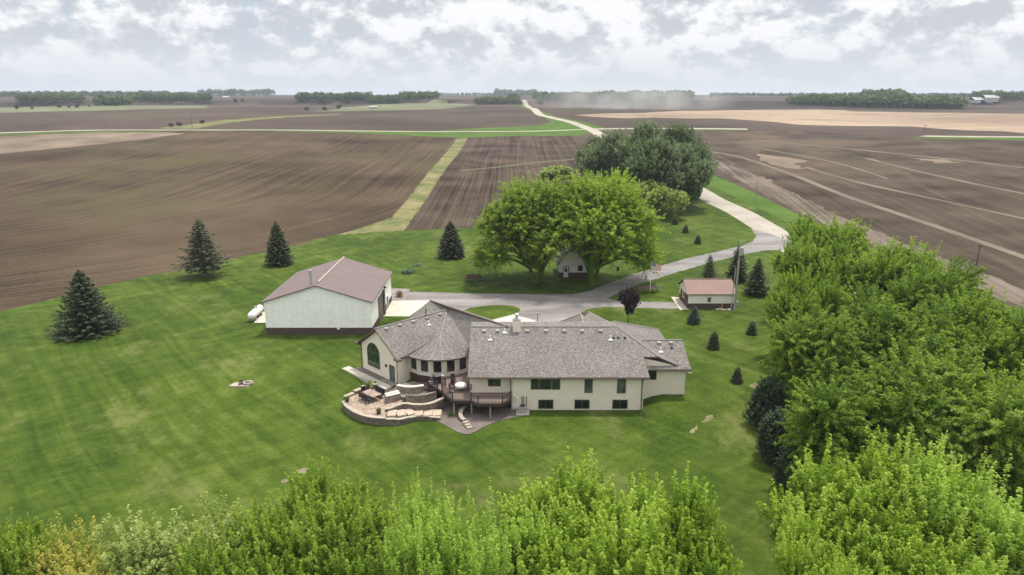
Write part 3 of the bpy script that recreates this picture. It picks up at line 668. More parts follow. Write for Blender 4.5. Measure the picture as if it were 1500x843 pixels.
# gutters and downspouts
def gutter(a, b):
    a = Vector(a); b = Vector(b); d = b-a; m_ = (a+b)/2
    g = MB(); g.box(m_, (d.length, 0.13, 0.13), math.atan2(d.y, d.x)); hb(g, 'gutter', 'fascia')
gutter((-5.15, 73.32, 4.29), (16.0, 73.32, 4.29)); gutter((15.7, 75.77, 4.29), (21.4, 75.77, 4.29))
def spout(pts, mat='dark_frame'):
    g = MB(); g.path([Vector(p) for p in pts], [0.055]*len(pts), 6); hb(g, 'downspout', mat)
spout([(15.48, 73.35, 4.2), (15.25, 73.8, 3.8), (15.25, 73.8, 0.35), (15.3, 73.6, 0.15), (15.5, 71.9, 0.08)])
spout([(GA.x+gn.x*.1-gu.x*.1, GA.y+gn.y*.1-gu.y*.1, 4.7), (GA.x+gn.x*.12-gu.x*.05, GA.y+gn.y*.12-gu.y*.05, 1.3)])
spout([(GB.x+gn.x*.1+gu.x*.06, GB.y+gn.y*.1+gu.y*.06, 4.7), (GB.x+gn.x*.12+gu.x*.06, GB.y+gn.y*.12+gu.y*.06, 1.2)])
spout([(-0.15, 73.85, 4.2), (-0.12, 73.83, 0.3)])
spout([(20.95, 76.2, 4.2), (21.2, 76.0, 3.9), (21.5, 75.95, 3.85)], 'white_paint')
# soffit return of the great room gable
for e in (eL, eR):
    s_ = MB(); s_.box((e.x-gn.x*.2, e.y-gn.y*.2, 4.68), (0.9, 0.6, 0.22), math.atan2(gu.y, gu.x)); hb(s_, 'eave_return', 'fascia')
# corner boards
for x, y in ((0.02, 73.88), (15.38, 73.88), (20.88, 76.28)): hb(MB().box((x, y, 2.1), (0.14, 0.08, 4.5)), 'corner_board', 'window_trim')

def window(c, u, n, w_, h, cols=1, rows=1, trim='green_trim', gl='glass', arch=False, name='window', parent=None, lab=None, bars=None):
    c = Vector(c); u = Vector((u[0], u[1], 0)).normalized(); n = Vector((n[0], n[1], 0)).normalized(); z = Vector((0, 0, 1)); t = 0.07
    par = parent or house
    f = MB()
    def bar(a0, a1, z0, z1, pr=0.05, b0=0.0):
        ps = [c+u*a_+z*b_+n*d_ for d_ in (b0, pr) for a_, b_ in ((a0, z0), (a1, z0), (a1, z1), (a0, z1))]
        i = len(f.v); f.v += [tuple(p) for p in ps]
        for q in ((3, 2, 1, 0), (4, 5, 6, 7), (0, 1, 5, 4), (1, 2, 6, 5), (2, 3, 7, 6), (3, 0, 4, 7)): f.f.append(tuple(i+k for k in q)); f.m.append(0)
    W, Hh = w_/2, h/2
    bar(-W-t, -W, -Hh-t, Hh+(0 if arch else t)); bar(W, W+t, -Hh-t, Hh+(0 if arch else t)); bar(-W, W, -Hh-t, -Hh)
    if not arch: bar(-W, W, Hh, Hh+t)
    for k in range(1, cols): x = -W+w_*k/cols; bar(x-.03, x+.03, -Hh, Hh+(W*0.85 if arch else 0), 0.04)
    for k in range(1, rows): zz = -Hh+h*k/rows; bar(-W, W, zz-.025, zz+.025, 0.036)
    if arch:
        bar(-W, W, Hh-.04, Hh+.04, 0.045)
        n_ = 14
        for k in range(n_):
            t0, t1 = math.pi*k/n_, math.pi*(k+1)/n_
            pts = [c+u*(r_*math.cos(t_))+z*(Hh+r_*math.sin(t_))+n*d_ for d_ in (0, .05) for r_, t_ in ((W, t0), (W+t, t0), (W+t, t1), (W, t1))]
            i = len(f.v); f.v += [tuple(p) for p in pts]
            for q in ((3, 2, 1, 0), (4, 5, 6, 7), (0, 1, 5, 4), (1, 2, 6, 5), (2, 3, 7, 6), (3, 0, 4, 7)): f.f.append(tuple(i+k for k in q)); f.m.append(0)
    fo = f.build(name, trim, par)
    if par is house: fo.location = house_inv
    g = MB(); off = 0.018
    if arch:
        g.quad(*([c+u*x+z*y+n*off for x, y in [(-W, -Hh), (W, -Hh)]+[(W*math.cos(math.pi*k/14), Hh+W*math.sin(math.pi*k/14)) for k in range(15)]]))
    else: g.quad(*[c+u*x+z*y+n*off for x, y in ((-W, -Hh), (W, -Hh), (W, Hh), (-W, Hh))])
    g.build('pane', gl, fo); 
    if lab: fo['label'] = lab
    return fo
def wpx(x0, y0, x1, y1, Y, **k):
    a_ = V(x0, y0, Y); b_ = V(x1, y1, Y)
    top = min(a_.z, 4.15)
    return window(((a_.x+b_.x)/2, Y, (top+b_.z)/2), (1, 0), (0, -1), abs(b_.x-a_.x), top-b_.z, **k)
YM = 73.895
wpx(778.5, 550, 789, 570, YM, gl='green_glass'); wpx(791, 550, 807, 570, YM); wpx(809.5, 550, 819.5, 570, YM, gl='green_glass')
wpx(857.5, 550, 867, 575, YM, gl='curtain_glass'); wpx(905.5, 550, 915.5, 575.5, YM, gl='curtain_glass')
for a_, b_ in ((789.5, 809.5), (842.5, 862.5), (898, 918)): wpx(a_, 586.5, b_, 598.2, YM, cols=2)
wpx(715.5, 551, 732.5, 565.3, 74.495, cols=2, gl='green_glass')
wpx(949, 540, 960.5, 555.5, 76.295)
# bay windows
for k, t in enumerate((-60, -40, -20, 0, 20, 40, 60)):
    t = math.radians(t); r_ = BR*math.cos(math.radians(10))+0.004; n = (math.sin(t), -math.cos(t)); u = (math.cos(t), math.sin(t))
    if k == 0: continue
    window((BC.x+r_*n[0], BC.y+r_*n[1], 3.35), u, n, 1.0, 1.6, trim='window_trim')
for t in (-50, -30, -10, 10, 30, 50):
    t = math.radians(t); c = MB().box((BC.x+(BR+.02)*math.sin(t), BC.y-(BR+.02)*math.cos(t), 3.2), (0.3, 0.1, 2.4), t); hb(c, 'mullion_post', 'window_trim')
sk = MB()
for t in (-60, -40, -20, 0, 20, 40, 60):
    t = math.radians(t); r_ = BR*math.cos(math.radians(10))+.03; sk.box((BC.x+r_*math.sin(t), BC.y-r_*math.cos(t), 2.42), (1.66, 0.06, 0.1), t)
hb(sk, 'sill_board', 'window_trim')
# arched window, glass door and wall lamp on the gable
def gpt(frac, z): return (GA.x+gu.x*glen*frac+gn.x*.008, GA.y+gu.y*glen*frac+gn.y*.008, z)
window(gpt(0.66, 3.12), (gu.x, gu.y), (gn.x, gn.y), 2.55, 1.9, cols=3, rows=1, trim='green_trim', gl='green_glass', arch=True)
window(gpt(0.145, 2.38), (gu.x, gu.y), (gn.x, gn.y), 0.95, 2.0, cols=1, rows=4, trim='green_trim', gl='curtain_glass', name='door')
lb = MB().box(gpt(0.30, 3.1), (0.22, 0.3, 0.32), math.atan2(gu.y, gu.x)); hb(lb, 'wall_lamp', 'black_metal')
# chimney
ch = MB(); cx0 = U(757, 493, 7.7); ch.box((cx0.x, 80.35, 8.15), (0.98, 0.8, 2.1)); cho = hb(ch, 'chimney', 'siding')
c = MB().box((cx0.x, 80.35, 9.24), (1.1, 0.92, 0.09)); hb(c, 'chimney_cap', 'galvanised', cho)
c = MB(); c.tube((cx0.x, 80.35, 9.28), (cx0.x, 80.35, 9.75), 0.16, 0.16, 10); c.lathe((cx0.x, 80.35, 9.75), [(.3, 0), (.3, .08), (.12, .22)], 10); hb(c, 'flue', 'galvanised', cho)
# vents: box vents under the ridge, pipe boots
def rz(x, y): return 4.4+0.4933*(y-73.4)
def boxvent(x, y, z):
    c = MB().box((x, y, z+.12), (0.45, 0.42, 0.14)); c.box((x, y, z), (0.3, 0.3, .2)); hb(c, 'roof_vent', 'vent_metal', roof)
def pipevent(x, y, z, mat='white_paint', h=.55):
    c = MB(); c.tube((x, y, z-.1), (x, y, z+h), .07, .07, 8); c.box((x, y-.1, z-.02), (.5, .4, .12)); hb(c, 'vent_pipe', mat, roof)
for px in (709, 729, 772.5, 800, 826.5, 853, 880): p = V(px, 484, 80.0); boxvent(p.x, 80.0, rz(0, 80.0)+.02)
for px, py in ((739.5, 483), (718, 491.5), (894.5, 494)):
    Y = 79.9 if py < 485 else 78.8; p = V(px, py, Y); pipevent(p.x, Y, rz(0, Y))
for px in (899, 905.5, 915.5): p = V(px, 493, 79.0); c = MB().box((p.x, 79.0, rz(0, 79.0)+.08), (.22, .25, .2)); hb(c, 'roof_vent', 'black_metal', roof)
for px in (965.5, 983): p = V(px, 502, 79.6); boxvent(p.x, 79.6, 6.26)
p = V(968, 514, 78.4); pipevent(p.x, 78.4, 5.65)
p = V(984, 510, 78.9); c = MB().box((p.x, 78.9, 5.95), (.25, .25, .2)); hb(c, 'roof_vent', 'black_metal', roof)
for k in (0.12, .3, .48, .67, .86):
    b = R0.lerp(P1, k)+Vector((-gu.x*.45, -gu.y*.45, -.28)); boxvent(b.x, b.y, b.z)
b = R0.lerp(P1, .64)+Vector((-gu.x*1.3, -gu.y*1.3, -.85)); pipevent(b.x, b.y, b.z); b = R0.lerp(P1, .69); pipevent(b.x, b.y, b.z, 'black_metal', 1.0)
# meters, pipes on the wall
for px, py, s in ((753.3, 580, .2), (757.8, 583.5, .26), (753.3, 596.5, .3), (758.4, 596, .36)): p = V(px, py, 73.85); hb(MB().box((p.x, 73.84, p.z), (s, .1, s*1.15)), 'meter_box', 'white_paint')
c = MB()
for px in (764.5, 766.8, 771): a_ = V(px, 581, 73.82); b_ = V(px, 600, 73.82); c.tube(a_, (b_.x, 73.82, .1), .035)
hb(c, 'conduit', 'dark_frame')
c = MB(); a_ = V(786, 583, 73.82); c.tube(a_+Vector((0, 0, -.2)), a_+Vector((0, 0, .25)), .05); hb(c, 'vent_pipe', 'white_paint')

# deck ---------------------------------------------------------------------
DZ = 2.0
dk = MB()
outer = [(-10.3, 77.9), (-10.0, 76.9), (-8.32, 74.9), (-6.85, 72.35), (-4.73, 72.35), (-3.86, 71.5), (-1.08, 71.5), (-0.1, 72.7)]
inner = [(-0.1, 74.45), (-4.95, 74.45), (-4.95, 81.5), (-7.2, 79.8), (-8.5, 79.25), (-10.1, 79.2)]
dk.prism(outer+inner, DZ-.06, DZ); deck = hb(dk, 'deck', 'deck_board')
rm = MB(); bl = MB(); posts = []
for i, (a_, b_) in enumerate(zip(outer[:-1], outer[1:])):
    A_ = Vector((*a_, 0)); B_ = Vector((*b_, 0)); d = B_-A_; rz_ = math.atan2(d.y, d.x); m_ = (A_+B_)/2
    rm.box((m_.x, m_.y, DZ-.24), (d.length+.04, .09, .34), rz_)
    if i >= 2:
        bl.box((m_.x, m_.y, DZ+.95), (d.length, .11, .06), rz_); bl.box((m_.x, m_.y, DZ+.1), (d.length, .05, .05), rz_)
        n_ = int(d.length/.16)
        for k in range(1, n_): p = A_+d*k/n_; bl.tube((p.x, p.y, DZ+.1), (p.x, p.y, DZ+.95), .022, .022, 4, False)
hb(rm, 'rim_joist', 'deck_rim', deck); hb(bl, 'railing', 'deck_rim', deck)
for p in outer[2:]:
    c = MB().box((p[0], p[1], DZ+.45), (.13, .13, 1.15)); hb(c, 'railing_post', 'deck_rim', deck)
for p in ((-8.2, 75.0), (-6.75, 72.6), (-7.9, 76.6), (-2.5, 71.75), (-4.7, 72.6)):
    c = MB().box((p[0], p[1], .95), (.16, .16, 1.7)); hb(c, 'support_post', 'post_wood', deck)
c = MB().b2(-8.4, -5.0, 78.7, 78.8, 0.1, 1.9); hb(c, 'skirt', 'deck_rim', deck)
# stairs down from the deck to the upper terrace
st = MB()
s0 = Vector((-8.9, 75.4, DZ)); s1 = Vector((-10.95, 76.9, 1.25))
sw = Vector((0.55, 0.75, 0)).normalized()*1.4
for k in range(5):
    p = s0.lerp(s1, (k+.5)/5); st.box((p.x+sw.x*.5, p.y+sw.y*.5, p.z-.05), (.5, 1.5, .06), math.atan2(-1.5, 2.05)+math.pi)
hb(st, 'stair', 'deck_rim', deck)
sr = MB()
for off in (Vector((0, 0, 0)), sw*1.0):
    a_ = s0+off; b_ = s1+off; sr.tube(a_+Vector((0, 0, .95)), b_+Vector((0, 0, .9)), .05, .05, 6); sr.tube(a_+Vector((0, 0, .12)), b_+Vector((0, 0, .12)), .03, .03, 4)
    sr.tube(a_+Vector((0, 0, -.08)), b_+Vector((0, 0, -.08)), .1, .1, 4)
    for k in range(16): p = a_.lerp(b_, k/15); sr.tube(p, p+Vector((0, 0, .95)), .045, .045, 4, False)
    for p in (a_, b_): sr.box((p.x, p.y, p.z+.45), (.13, .13, 1.2))
hb(sr, 'stair_railing', 'deck_rim', deck)

# terraces -------------------------------------------------------------------
def slabobj(name, mat, poly, z0, z1, kind='structure', **k):
    o = MB().prism(poly, z0, z1).build(name, mat); tag(o, kind=kind); return o
PT = [(-20.0, 74.5), (-19.3, 73.3), (-18.2, 72.0), (-16.9, 71.0), (-15.6, 70.4), (-14.4, 70.3), (-14.3, 71.2), (-13.3, 73.2), (-13.0, 74.6), (-14.9, 75.6), (-16.6, 77.6), (-17.5, 78.3), (-18.9, 77.0)]
slabobj('patio', 'pavers', PT, 0.1, 0.9)
UP = [(-15.1, 76.0), (-13.2, 74.9), (-12.5, 74.6), (-10.9, 75.4), (-10.2, 76.3), (-10.0, 78.6), (-12.5, 79.4), (-14.05, 78.4)]
slabobj('upper_terrace', 'walk_pavers', UP, 0.3, 1.26)
wk = [(GA.x+gn.x*1.0, GA.y+gn.y*1.0), (GB.x+gn.x*1.0+gu.x*.6, GB.y+gn.y*1.0+gu.y*.6), (GB.x+gu.x*1.8+gn.x*1.0, GB.y+gu.y*1.8+gn.y*1.0), (GB.x+gn.x*2.1+gu.x*1.8, GB.y+gn.y*2.1+gu.y*1.8), (GA.x+gn.x*2.1-gu.x*.2, GA.y+gn.y*2.1-gu.y*.2)]
slabobj('walkway', 'walkway_concrete', wk[::-1], 0.2, 1.29)
slabobj('entry_walk', 'walk_pavers', [(GA.x+gn.x*.02-gu.x*.1, GA.y+gn.y*.02-gu.y*.1), (GA.x+gu.x*2.3+gn.x*.02, GA.y+gu.y*2.3+gn.y*.02), (GA.x+gu.x*2.3+gn.x*.995, GA.y+gu.y*2.3+gn.y*.995), (GA.x+gn.x*.995-gu.x*.1, GA.y+gn.y*.995-gu.y*.1)][::-1], 0.3, 1.31)
slabobj('mulch_bed', 'red_rock', [(GA.x+gu.x*2.3+gn.x*.02, GA.y+gu.y*2.3+gn.y*.02), (GB.x+gu.x*.5+gn.x*.02, GB.y+gu.y*.5+gn.y*.02), (GB.x+gu.x*.6+gn.x*.995, GB.y+gu.y*.6+gn.y*.995), (GA.x+gu.x*2.305+gn.x*.995, GA.y+gu.y*2.305+gn.y*.995)][::-1], 0.3, 1.3)
def wallpath(name, pts, zt, zb, th, mat, cap, label, capt=.09, capw=.12, group=None):
    "low block wall along a path with its cap, top heights zt per point"
    w_ = MB(); c_ = MB(); n = len(pts)
    zt = zt if isinstance(zt, list) else [zt]*n; zb = zb if isinstance(zb, list) else [zb]*n
    Ls = []; 
    for i, p in enumerate(pts):
        d = (Vector(pts[min(i+1, n-1)])-Vector(pts[max(i-1, 0)])).normalized(); Ls.append(Vector((-d.y, d.x)))
    def seg(mb, i, h0, h1, z0a, z0b, z1a, z1b):
        a_, b_ = Vector(pts[i]), Vector(pts[i+1]); na, nb = Ls[i], Ls[i+1]
        q = [a_+na*h0, a_-na*h0, b_-nb*h0, b_+nb*h0]; k = len(mb.v)
        mb.v += [(q[0].x, q[0].y, z0a), (q[1].x, q[1].y, z0a), (q[2].x, q[2].y, z0b), (q[3].x, q[3].y, z0b), (q[0].x, q[0].y, z1a), (q[1].x, q[1].y, z1a), (q[2].x, q[2].y, z1b), (q[3].x, q[3].y, z1b)]
        fs = [(3, 2, 1, 0), (4, 5, 6, 7), (1, 2, 6, 5), (3, 0, 4, 7)]
        if i == 0: fs.append((0, 1, 5, 4))
        if i == n-2: fs.append((2, 3, 7, 6))
        for f in fs: mb.f.append(tuple(k+j for j in f)); mb.m.append(0)
    for i in range(n-1):
        seg(w_, i, th/2, 0, zb[i], zb[i+1], zt[i]-capt, zt[i+1]-capt)
        seg(c_, i, th/2+capw/2, 0, zt[i]-capt+.002, zt[i+1]-capt+.002, zt[i], zt[i+1])
    e = empty(name, (pts[0][0], pts[0][1], 0), 0, label, 'wall', group)
    for mb, nm, mt in ((w_, 'block_course', mat), (c_, 'cap', cap)):
        o = mb.build(nm, mt, e); o.location = (-pts[0][0], -pts[0][1], 0)
    return e
wallpath('retaining_wall', smooth_pts([(-20.05, 74.5), (-19.4, 73.2), (-18.3, 71.9), (-17, 70.85), (-15.6, 70.25), (-14.2, 70.1)]), .93, -.1, .3, 'grey_block', 'cap_stone', 'curved block retaining wall along the outer edge of the dining patio')
wallpath('retaining_wall', smooth_pts([(-14.2, 70.1), (-12.7, 70.2), (-11.5, 70.9), (-10.3, 71.4), (-9.2, 71.3), (-8.2, 71.2)]), [.8]*3+[.72]*3+[.64]*3+[.55]*3+[.45]*3+[.4], -.1, .3, 'grey_block', 'cap_stone', 'low block wall holding the stone steps above the lawn')
wallpath('retaining_wall', smooth_pts([(-14.6, 71.75), (-13.6, 72.1), (-12.6, 72.9), (-11.3, 72.6), (-10, 72.7), (-8.9, 73.4), (-8.1, 74.3)]), [1.25]*3+[1.4]*12+[1.45]*4, 0.2, .32, 'grey_block', 'cap_stone', 'winding block wall between the stone steps and the upper terrace')
wallpath('terrace_wall', smooth_pts([(-12.6, 74.4), (-11.4, 74.2), (-10.2, 74.6), (-9.1, 75.3)]), 1.75, 0.2, .3, 'wall_block', 'grey_block', 'plain block wall below the capped terrace wall beside the deck stair')
wallpath('terrace_wall', smooth_pts([(-13.9, 76.4), (-13.0, 76.0), (-12, 75.9), (-11, 76.2), (-10.7, 76.3)]), 2.15, 1.0, .35, 'wall_block', 'pale_cap', 'curved stone wall with pale cap in front of the bay foundation')
wallpath('garden_wall', [(-20.1, 75.3), (-19.3, 76.4)], 1.12, .2, .45, 'grey_block', 'cap_stone', 'lowest step of the stone garden wall behind the dining table')
wallpath('garden_wall', [(-19.2, 76.5), (-18.5, 77.3)], 1.3, .2, .45, 'grey_block', 'cap_stone', 'middle step of the stone garden wall behind the dining table')
wallpath('garden_wall', [(-18.4, 77.4), (-17.6, 78.1), (-16.6, 78.2)], 1.5, .2, .4, 'grey_block', 'cap_stone', 'highest step of the stone garden wall beside the walkway')
wallpath('garden_wall', smooth_pts([(-5.4, 73.6), (-5.9, 72.6), (-5.9, 71.4), (-5.4, 70.6)]), [.75]*4+[.6]*3+[.45]*3, -.1, .34, 'grey_block', 'cap_stone', 'curved garden wall running out from under the deck')
for k, (x, y, z) in enumerate(((-5.25, 70.1, .38), (-5.0, 69.6, .3), (-4.75, 69.15, .22))):
    o = MB().box((0, 0, 0), (.62, .42, .3), .3).build('stepping_stone', 'cap_stone', bevel=.03, loc=(x, y, z-.1))
    tag(o, ['flat pale stone nearest the curved garden wall in the rock bed', 'middle one of three flat stones in the rock bed', 'flat pale stone at the lawn tip of the rock bed'][k], 'stone', 'stones at the end of the garden wall')
# outdoor stone counter with pale tops
e = empty('stone_counter', (-14.2, 74.6, .9), 0, 'stone grill counter with pale split tops between patio and terrace', 'counter')
MB().box((0, 0, .42), (1.7, .85, .9), .55).build('counter_base', 'wall_block', e)
MB().box((-.1, .22, .92), (1.75, .42, .1), .55).build('counter_top', 'pale_cap', e); MB().box((.1, -.28, .9), (1.75, .42, .1), .55).build('counter_top', 'pale_cap', e)
simple('step_stone', (0.40, 0.315, 0.24), 0.85, 0.2, 1.5)
# broad stone steps descending to the right
stp = empty('stone_steps', (-14, 71, 0), 0, 'broad flagstone steps going down beside the curved retaining wall', 'steps')
seq = [(-13.7, 71.15), (-12.75, 71.4), (-11.8, 71.9), (-10.75, 71.95), (-9.7, 72.1), (-8.7, 72.25)]
for k, (x, y) in enumerate(seq):
    z = 1.02-.10*k; a_ = (-.1, .25, .45, .0, -.12, -.1)[k]
    o = MB().box((x+14, y-71, z-.25), (1.0, 1.5, .5), a_+.12).build('step', 'step_stone', stp, bevel=.03)
# planting bed under the deck
bed = [(-9.0, 71.3), (-7.6, 70.0), (-6.6, 68.9), (-5.6, 68.0), (-4.6, 67.9), (-3.6, 69.0), (-2.6, 70.1), (-.8, 71.4), (0.9, 72.2), (2.0, 72.7), (2.0, 73.88), (0, 73.88), (0, 74.4), (-4.95, 74.4), (-4.95, 79), (-9, 79)]
slabobj('rock_bed', 'red_rock', smooth_pts(bed, 2), -.05, .07)
# air conditioner
ac = empty('air_conditioner', (1.25, 73.0, .07), 0, 'grey air conditioner unit on a slab against the beige wall', 'air conditioner')
MB().box((0, 0, .04), (1.5, 1.3, .1)).build('slab', 'concrete', ac); c = MB(); c.box((0, 0, .5), (.85, .85, .8)); c.build('casing', 'vent_metal', ac, bevel=.03)
c = MB(); c.tube((0, 0, .9), (0, 0, .96), .36, .3, 16); c.build('fan_guard', 'black_metal', ac)

# ------------------------------------------------------------------ machine shed
def local(o, e):
    o.location = Vector(o.location)-Vector(e.location); return o
gA = G(391, 490.5); gB = G(545, 490.5); gC = G(574.5, 438)
X0, X1, Y0, Y1 = gA[0], (gB[0]+gC[0])/2+.1, gA[1], gC[1]-1.2; gz = Tz((X0+X1)/2, Y0)-.05
ze = V(536.5, 443, Y0-.3).z; zr = V(458.5, 418.5, Y0-.3).z; XM = (X0+X1)/2
sh = empty('machine_shed', (XM, Y0, gz), 0, 'large white steel machine shed with brown roof and dark wainscot', 'shed')
def add(mb, name, mats, par=sh, **k):
    o = mb.build(name, mats, par, **k); root = par
    while root.parent: root = root.parent
    if par is root: o.location = -Vector(root.location)
    return o
ww = 1.15
m_ = MB(); m_.prism([(X0, Y0), (X1, Y0), (X1, Y1), (X0, Y1)], gz+ww, ze)
for yy, s in ((Y0-.003, 1), (Y1+.003, -1)):
    t_ = [(X0, yy, ze), (X1, yy, ze), (XM, yy, zr-.1)]; m_.quad(*(t_[::s]))
add(m_, 'wall', 'steel_white')
m_ = MB().prism([(X0-.02, Y0-.02), (X1+.02, Y0-.02), (X1+.02, Y1+.02), (X0-.02, Y1+.02)], gz-.3, gz+ww-.003); add(m_, 'wainscot', 'steel_brown')
m_ = MB(); m_.slab([(X0-.35, Y0-.35, ze-.02), (XM, Y0-.35, zr), (XM, Y1+.35, zr), (X0-.35, Y1+.35, ze-.02)], .12); m_.slab([(XM, Y0-.35, zr), (X1+.35, Y0-.35, ze-.02), (X1+.35, Y1+.35, ze-.02), (XM, Y1+.35, zr)], .12)
srf = add(m_, 'roof', ['roof_steel_brown', 'brown_paint'])
m_ = MB(); m_.tube((XM, Y0+1.2, zr+.03), (XM, Y1+.3, zr+.03), .2, .2, 6); simple('ridge_vent', (.34, .26, .22), .6); add(m_, 'ridge_cap', 'ridge_vent', srf)
fx = V(456, 420, Y0+.9); m_ = MB(); m_.tube((fx.x, Y0+.9, zr-.3), (fx.x, Y0+.9, zr+1.7), .17, .17, 10); m_.tube((fx.x, Y0+.9, zr+1.7), (fx.x, Y0+.9, zr+2.0), .24, .24, 10); add(m_, 'flue', 'galvanised')
def WX(px, py, X):
    r = ray(px, py); t = X/r[0]; return Vector((X, r[1]*t, CH+r[2]*t))
d0 = WX(553.3, 440, X1).y; d1 = WX(560.5, 440, X1).y
m_ = MB().b2(X1, X1+.06, d0, d1, gz+.05, gz+4.1); od = add(m_, 'overhead_door', 'garage_panel')
for k in range(1, 6):
    o = MB().b2(X1+.06, X1+.075, d0, d1, gz+4.1*k/6-.03, gz+4.1*k/6+.03).build('panel_seam', 'dark_frame', od)
m_ = MB().b2(X1, X1+.2, d1+.01, d1+1.3, gz, gz+4.2); add(m_, 'side_door', 'black_metal')
d2 = WX(567.2, 440, X1).y
m_ = MB().b2(X1, X1+.07, d2-.65, d2+.65, gz, gz+2.2); sdoor = add(m_, 'door', 'garage_panel')
m_ = MB(); m_.b2(X1, X1+.09, d2-.85, d2-.66, gz, gz+2.3); m_.b2(X1, X1+.09, d2+.66, d2+.85, gz, gz+2.3); m_.b2(X1, X1+.09, d2-.85, d2+.85, gz+2.21, gz+2.36); m_.build('door_frame', 'white_paint', sdoor)
m_ = MB().b2(X1, X1+.3, d1+1.6, d1+1.9, gz+4.2, gz+4.5); add(m_, 'wall_lamp', 'black_metal')
m_ = MB(); px_ = V(496, 482, Y0); m_.b2(px_.x-.2, px_.x+.2, Y0-.22, Y0-.02, gz+.95, gz+1.35); add(m_, 'meter_box', 'white_paint')
# propane tank
a_ = Vector(G(368, 473)); b_ = Vector(G(383, 459)); d_ = (b_-a_); d_.z = 0; ln = 4.9; dn = d_.normalized(); mid = (a_+b_)/2; tz = Tz(mid.x, mid.y)
tk = empty('propane_tank', (mid.x, mid.y, tz), math.atan2(dn.y, dn.x), 'long white propane tank beside the white machine shed', 'tank')
m_ = MB(); n_ = 18; prof = [(0.02, -ln/2)]+[(.6*math.sin(math.radians(t)), -ln/2+.5-.5*math.cos(math.radians(t))) for t in (20, 40, 60, 80)]+[(.6, 0)]+[(.6*math.sin(math.radians(t)), ln/2-.5+.5*math.cos(math.radians(t))) for t in (80, 60, 40, 20)]+[(0.02, ln/2)]
i0 = len(m_.v)
for r_, zz in prof:
    for k in range(n_): t = 2*math.pi*k/n_; m_.v.append((zz, r_*math.cos(t), 1.0+r_*math.sin(t)))
for j in range(len(prof)-1):
    for k in range(n_): m_.f.append((i0+j*n_+k, i0+j*n_+(k+1) % n_, i0+(j+1)*n_+(k+1) % n_, i0+(j+1)*n_+k)); m_.m.append(0)
m_.build('tank_body', 'white_paint', tk, smooth=True)
MB().tube((.2, 0, 1.55), (.2, 0, 1.85), .28, .24, 12).build('valve_dome', 'vent_metal', tk)
for x in (-1.3, 1.3): MB().box((x, 0, .25), (.3, 1.0, .5)).build('leg', 'vent_metal', tk)

# ------------------------------------------------------------------ small shed with the red roof
sA = G(1007.5, 452.5); zb = sA[2]-.03; X0, Y0 = sA[0], sA[1]; X1 = G(1074, 452.5)[0]; Y1 = Y0+6.2
e_ = empty('garden_shed', (X0, Y0, zb), 0, 'small cream shed with rust red ribbed roof and brown wainscot', 'shed')
zev = V(1030, 431.5, Y0-.3).z; YMd = (Y0+Y1)/2; zrg = V(1030, 409, YMd).z; zp = (zev-zb)
m_ = MB(); m_.prism([(X0, Y0), (X1, Y0), (X1, Y1), (X0, Y1)], zb+.95, zev)
m_.quad((X0-.003, Y0, zev), (X0-.003, YMd, zrg-.1), (X0-.003, Y1, zev)); m_.quad((X1+.003, Y0, zev), (X1+.003, Y1, zev), (X1+.003, YMd, zrg-.1))
add(m_, 'wall', 'steel_cream', e_)
add(MB().prism([(X0-.02, Y0-.02), (X1+.02, Y0-.02), (X1+.02, Y1+.02), (X0-.02, Y1+.02)], zb-.3, zb+.947), 'wainscot', 'steel_brown', e_)
m_ = MB(); m_.slab([(X0-.35, Y0-.3, zev), (X1+.35, Y0-.3, zev), (X1+.35, YMd, zrg), (X0-.35, YMd, zrg)], .12); m_.slab([(X0-.35, YMd, zrg), (X1+.35, YMd, zrg), (X1+.35, Y1+.3, zev), (X0-.35, Y1+.3, zev)], .12)
rf_ = add(m_, 'roof', ['roof_steel_red', 'brown_paint'], e_)
add(MB().tube((X0-.35, YMd, zrg+.02), (X1+.35, YMd, zrg+.02), .1, .1, 6), 'ridge_cap', 'roof_steel_red', rf_)
wx_ = V(1039, 437, Y0).x; window((wx_, Y0-.025, zb+1.62), (1, 0), (0, -1), .62, .75, rows=2, trim='white_paint', parent=e_).location = -Vector(e_.location)
add(MB().b2(X0-.08, X0, Y0+.25, Y0+2.6, zb, zb+2.15), 'overhead_door', 'steel_brown', e_)
add(MB().b2(X0-.07, X0, Y0+4.2, Y0+5.2, zb, zb+2.1), 'door', 'steel_brown', e_)
add(MB().b2(X0-.05, X0, Y0+3.1, Y0+3.7, zb+1.2, zb+2.1), 'window', 'glass', e_)
# ------------------------------------------------------------------ gambrel barn between the big trees
bA = G(818.7, 406.5); bz = bA[2]-.03; BX0, BY0 = bA[0], bA[1]; BX1 = G(870, 406.5)[0]; BXM = (BX0+BX1)/2; BY1 = BY0+6.5
s_ = (BX1-BX0)/2; e_ = empty('gambrel_barn', (BXM, BY0, bz), 0, 'small cream gambrel roofed barn between the two big green trees', 'barn')
zE = V(818, 386.5, BY0).z; xB = V(829.5, 371.5, BY0).x; zB = V(829.5, 371.5, BY0).z; zR = zB+(BXM-xB)*.55
m_ = MB(); prof = [(BX0, bz+1.0), (BX1, bz+1.0), (BX1, zE), (2*BXM-xB, zB-.08), (BXM, zR-.1), (xB, zB-.08), (BX0, zE)]
i0 = 0; m_.v = [(x, BY0, z) for x, z in prof]+[(x, BY1, z) for x, z in prof]; k_ = len(prof)
m_.f = [tuple(range(k_)), tuple(k_+j for j in reversed(range(k_)))]+[(j, j+k_, (j+1) % k_+k_, (j+1) % k_) for j in range(k_)]; m_.m = [0]*len(m_.f)
add(m_, 'wall', 'steel_cream', e_)
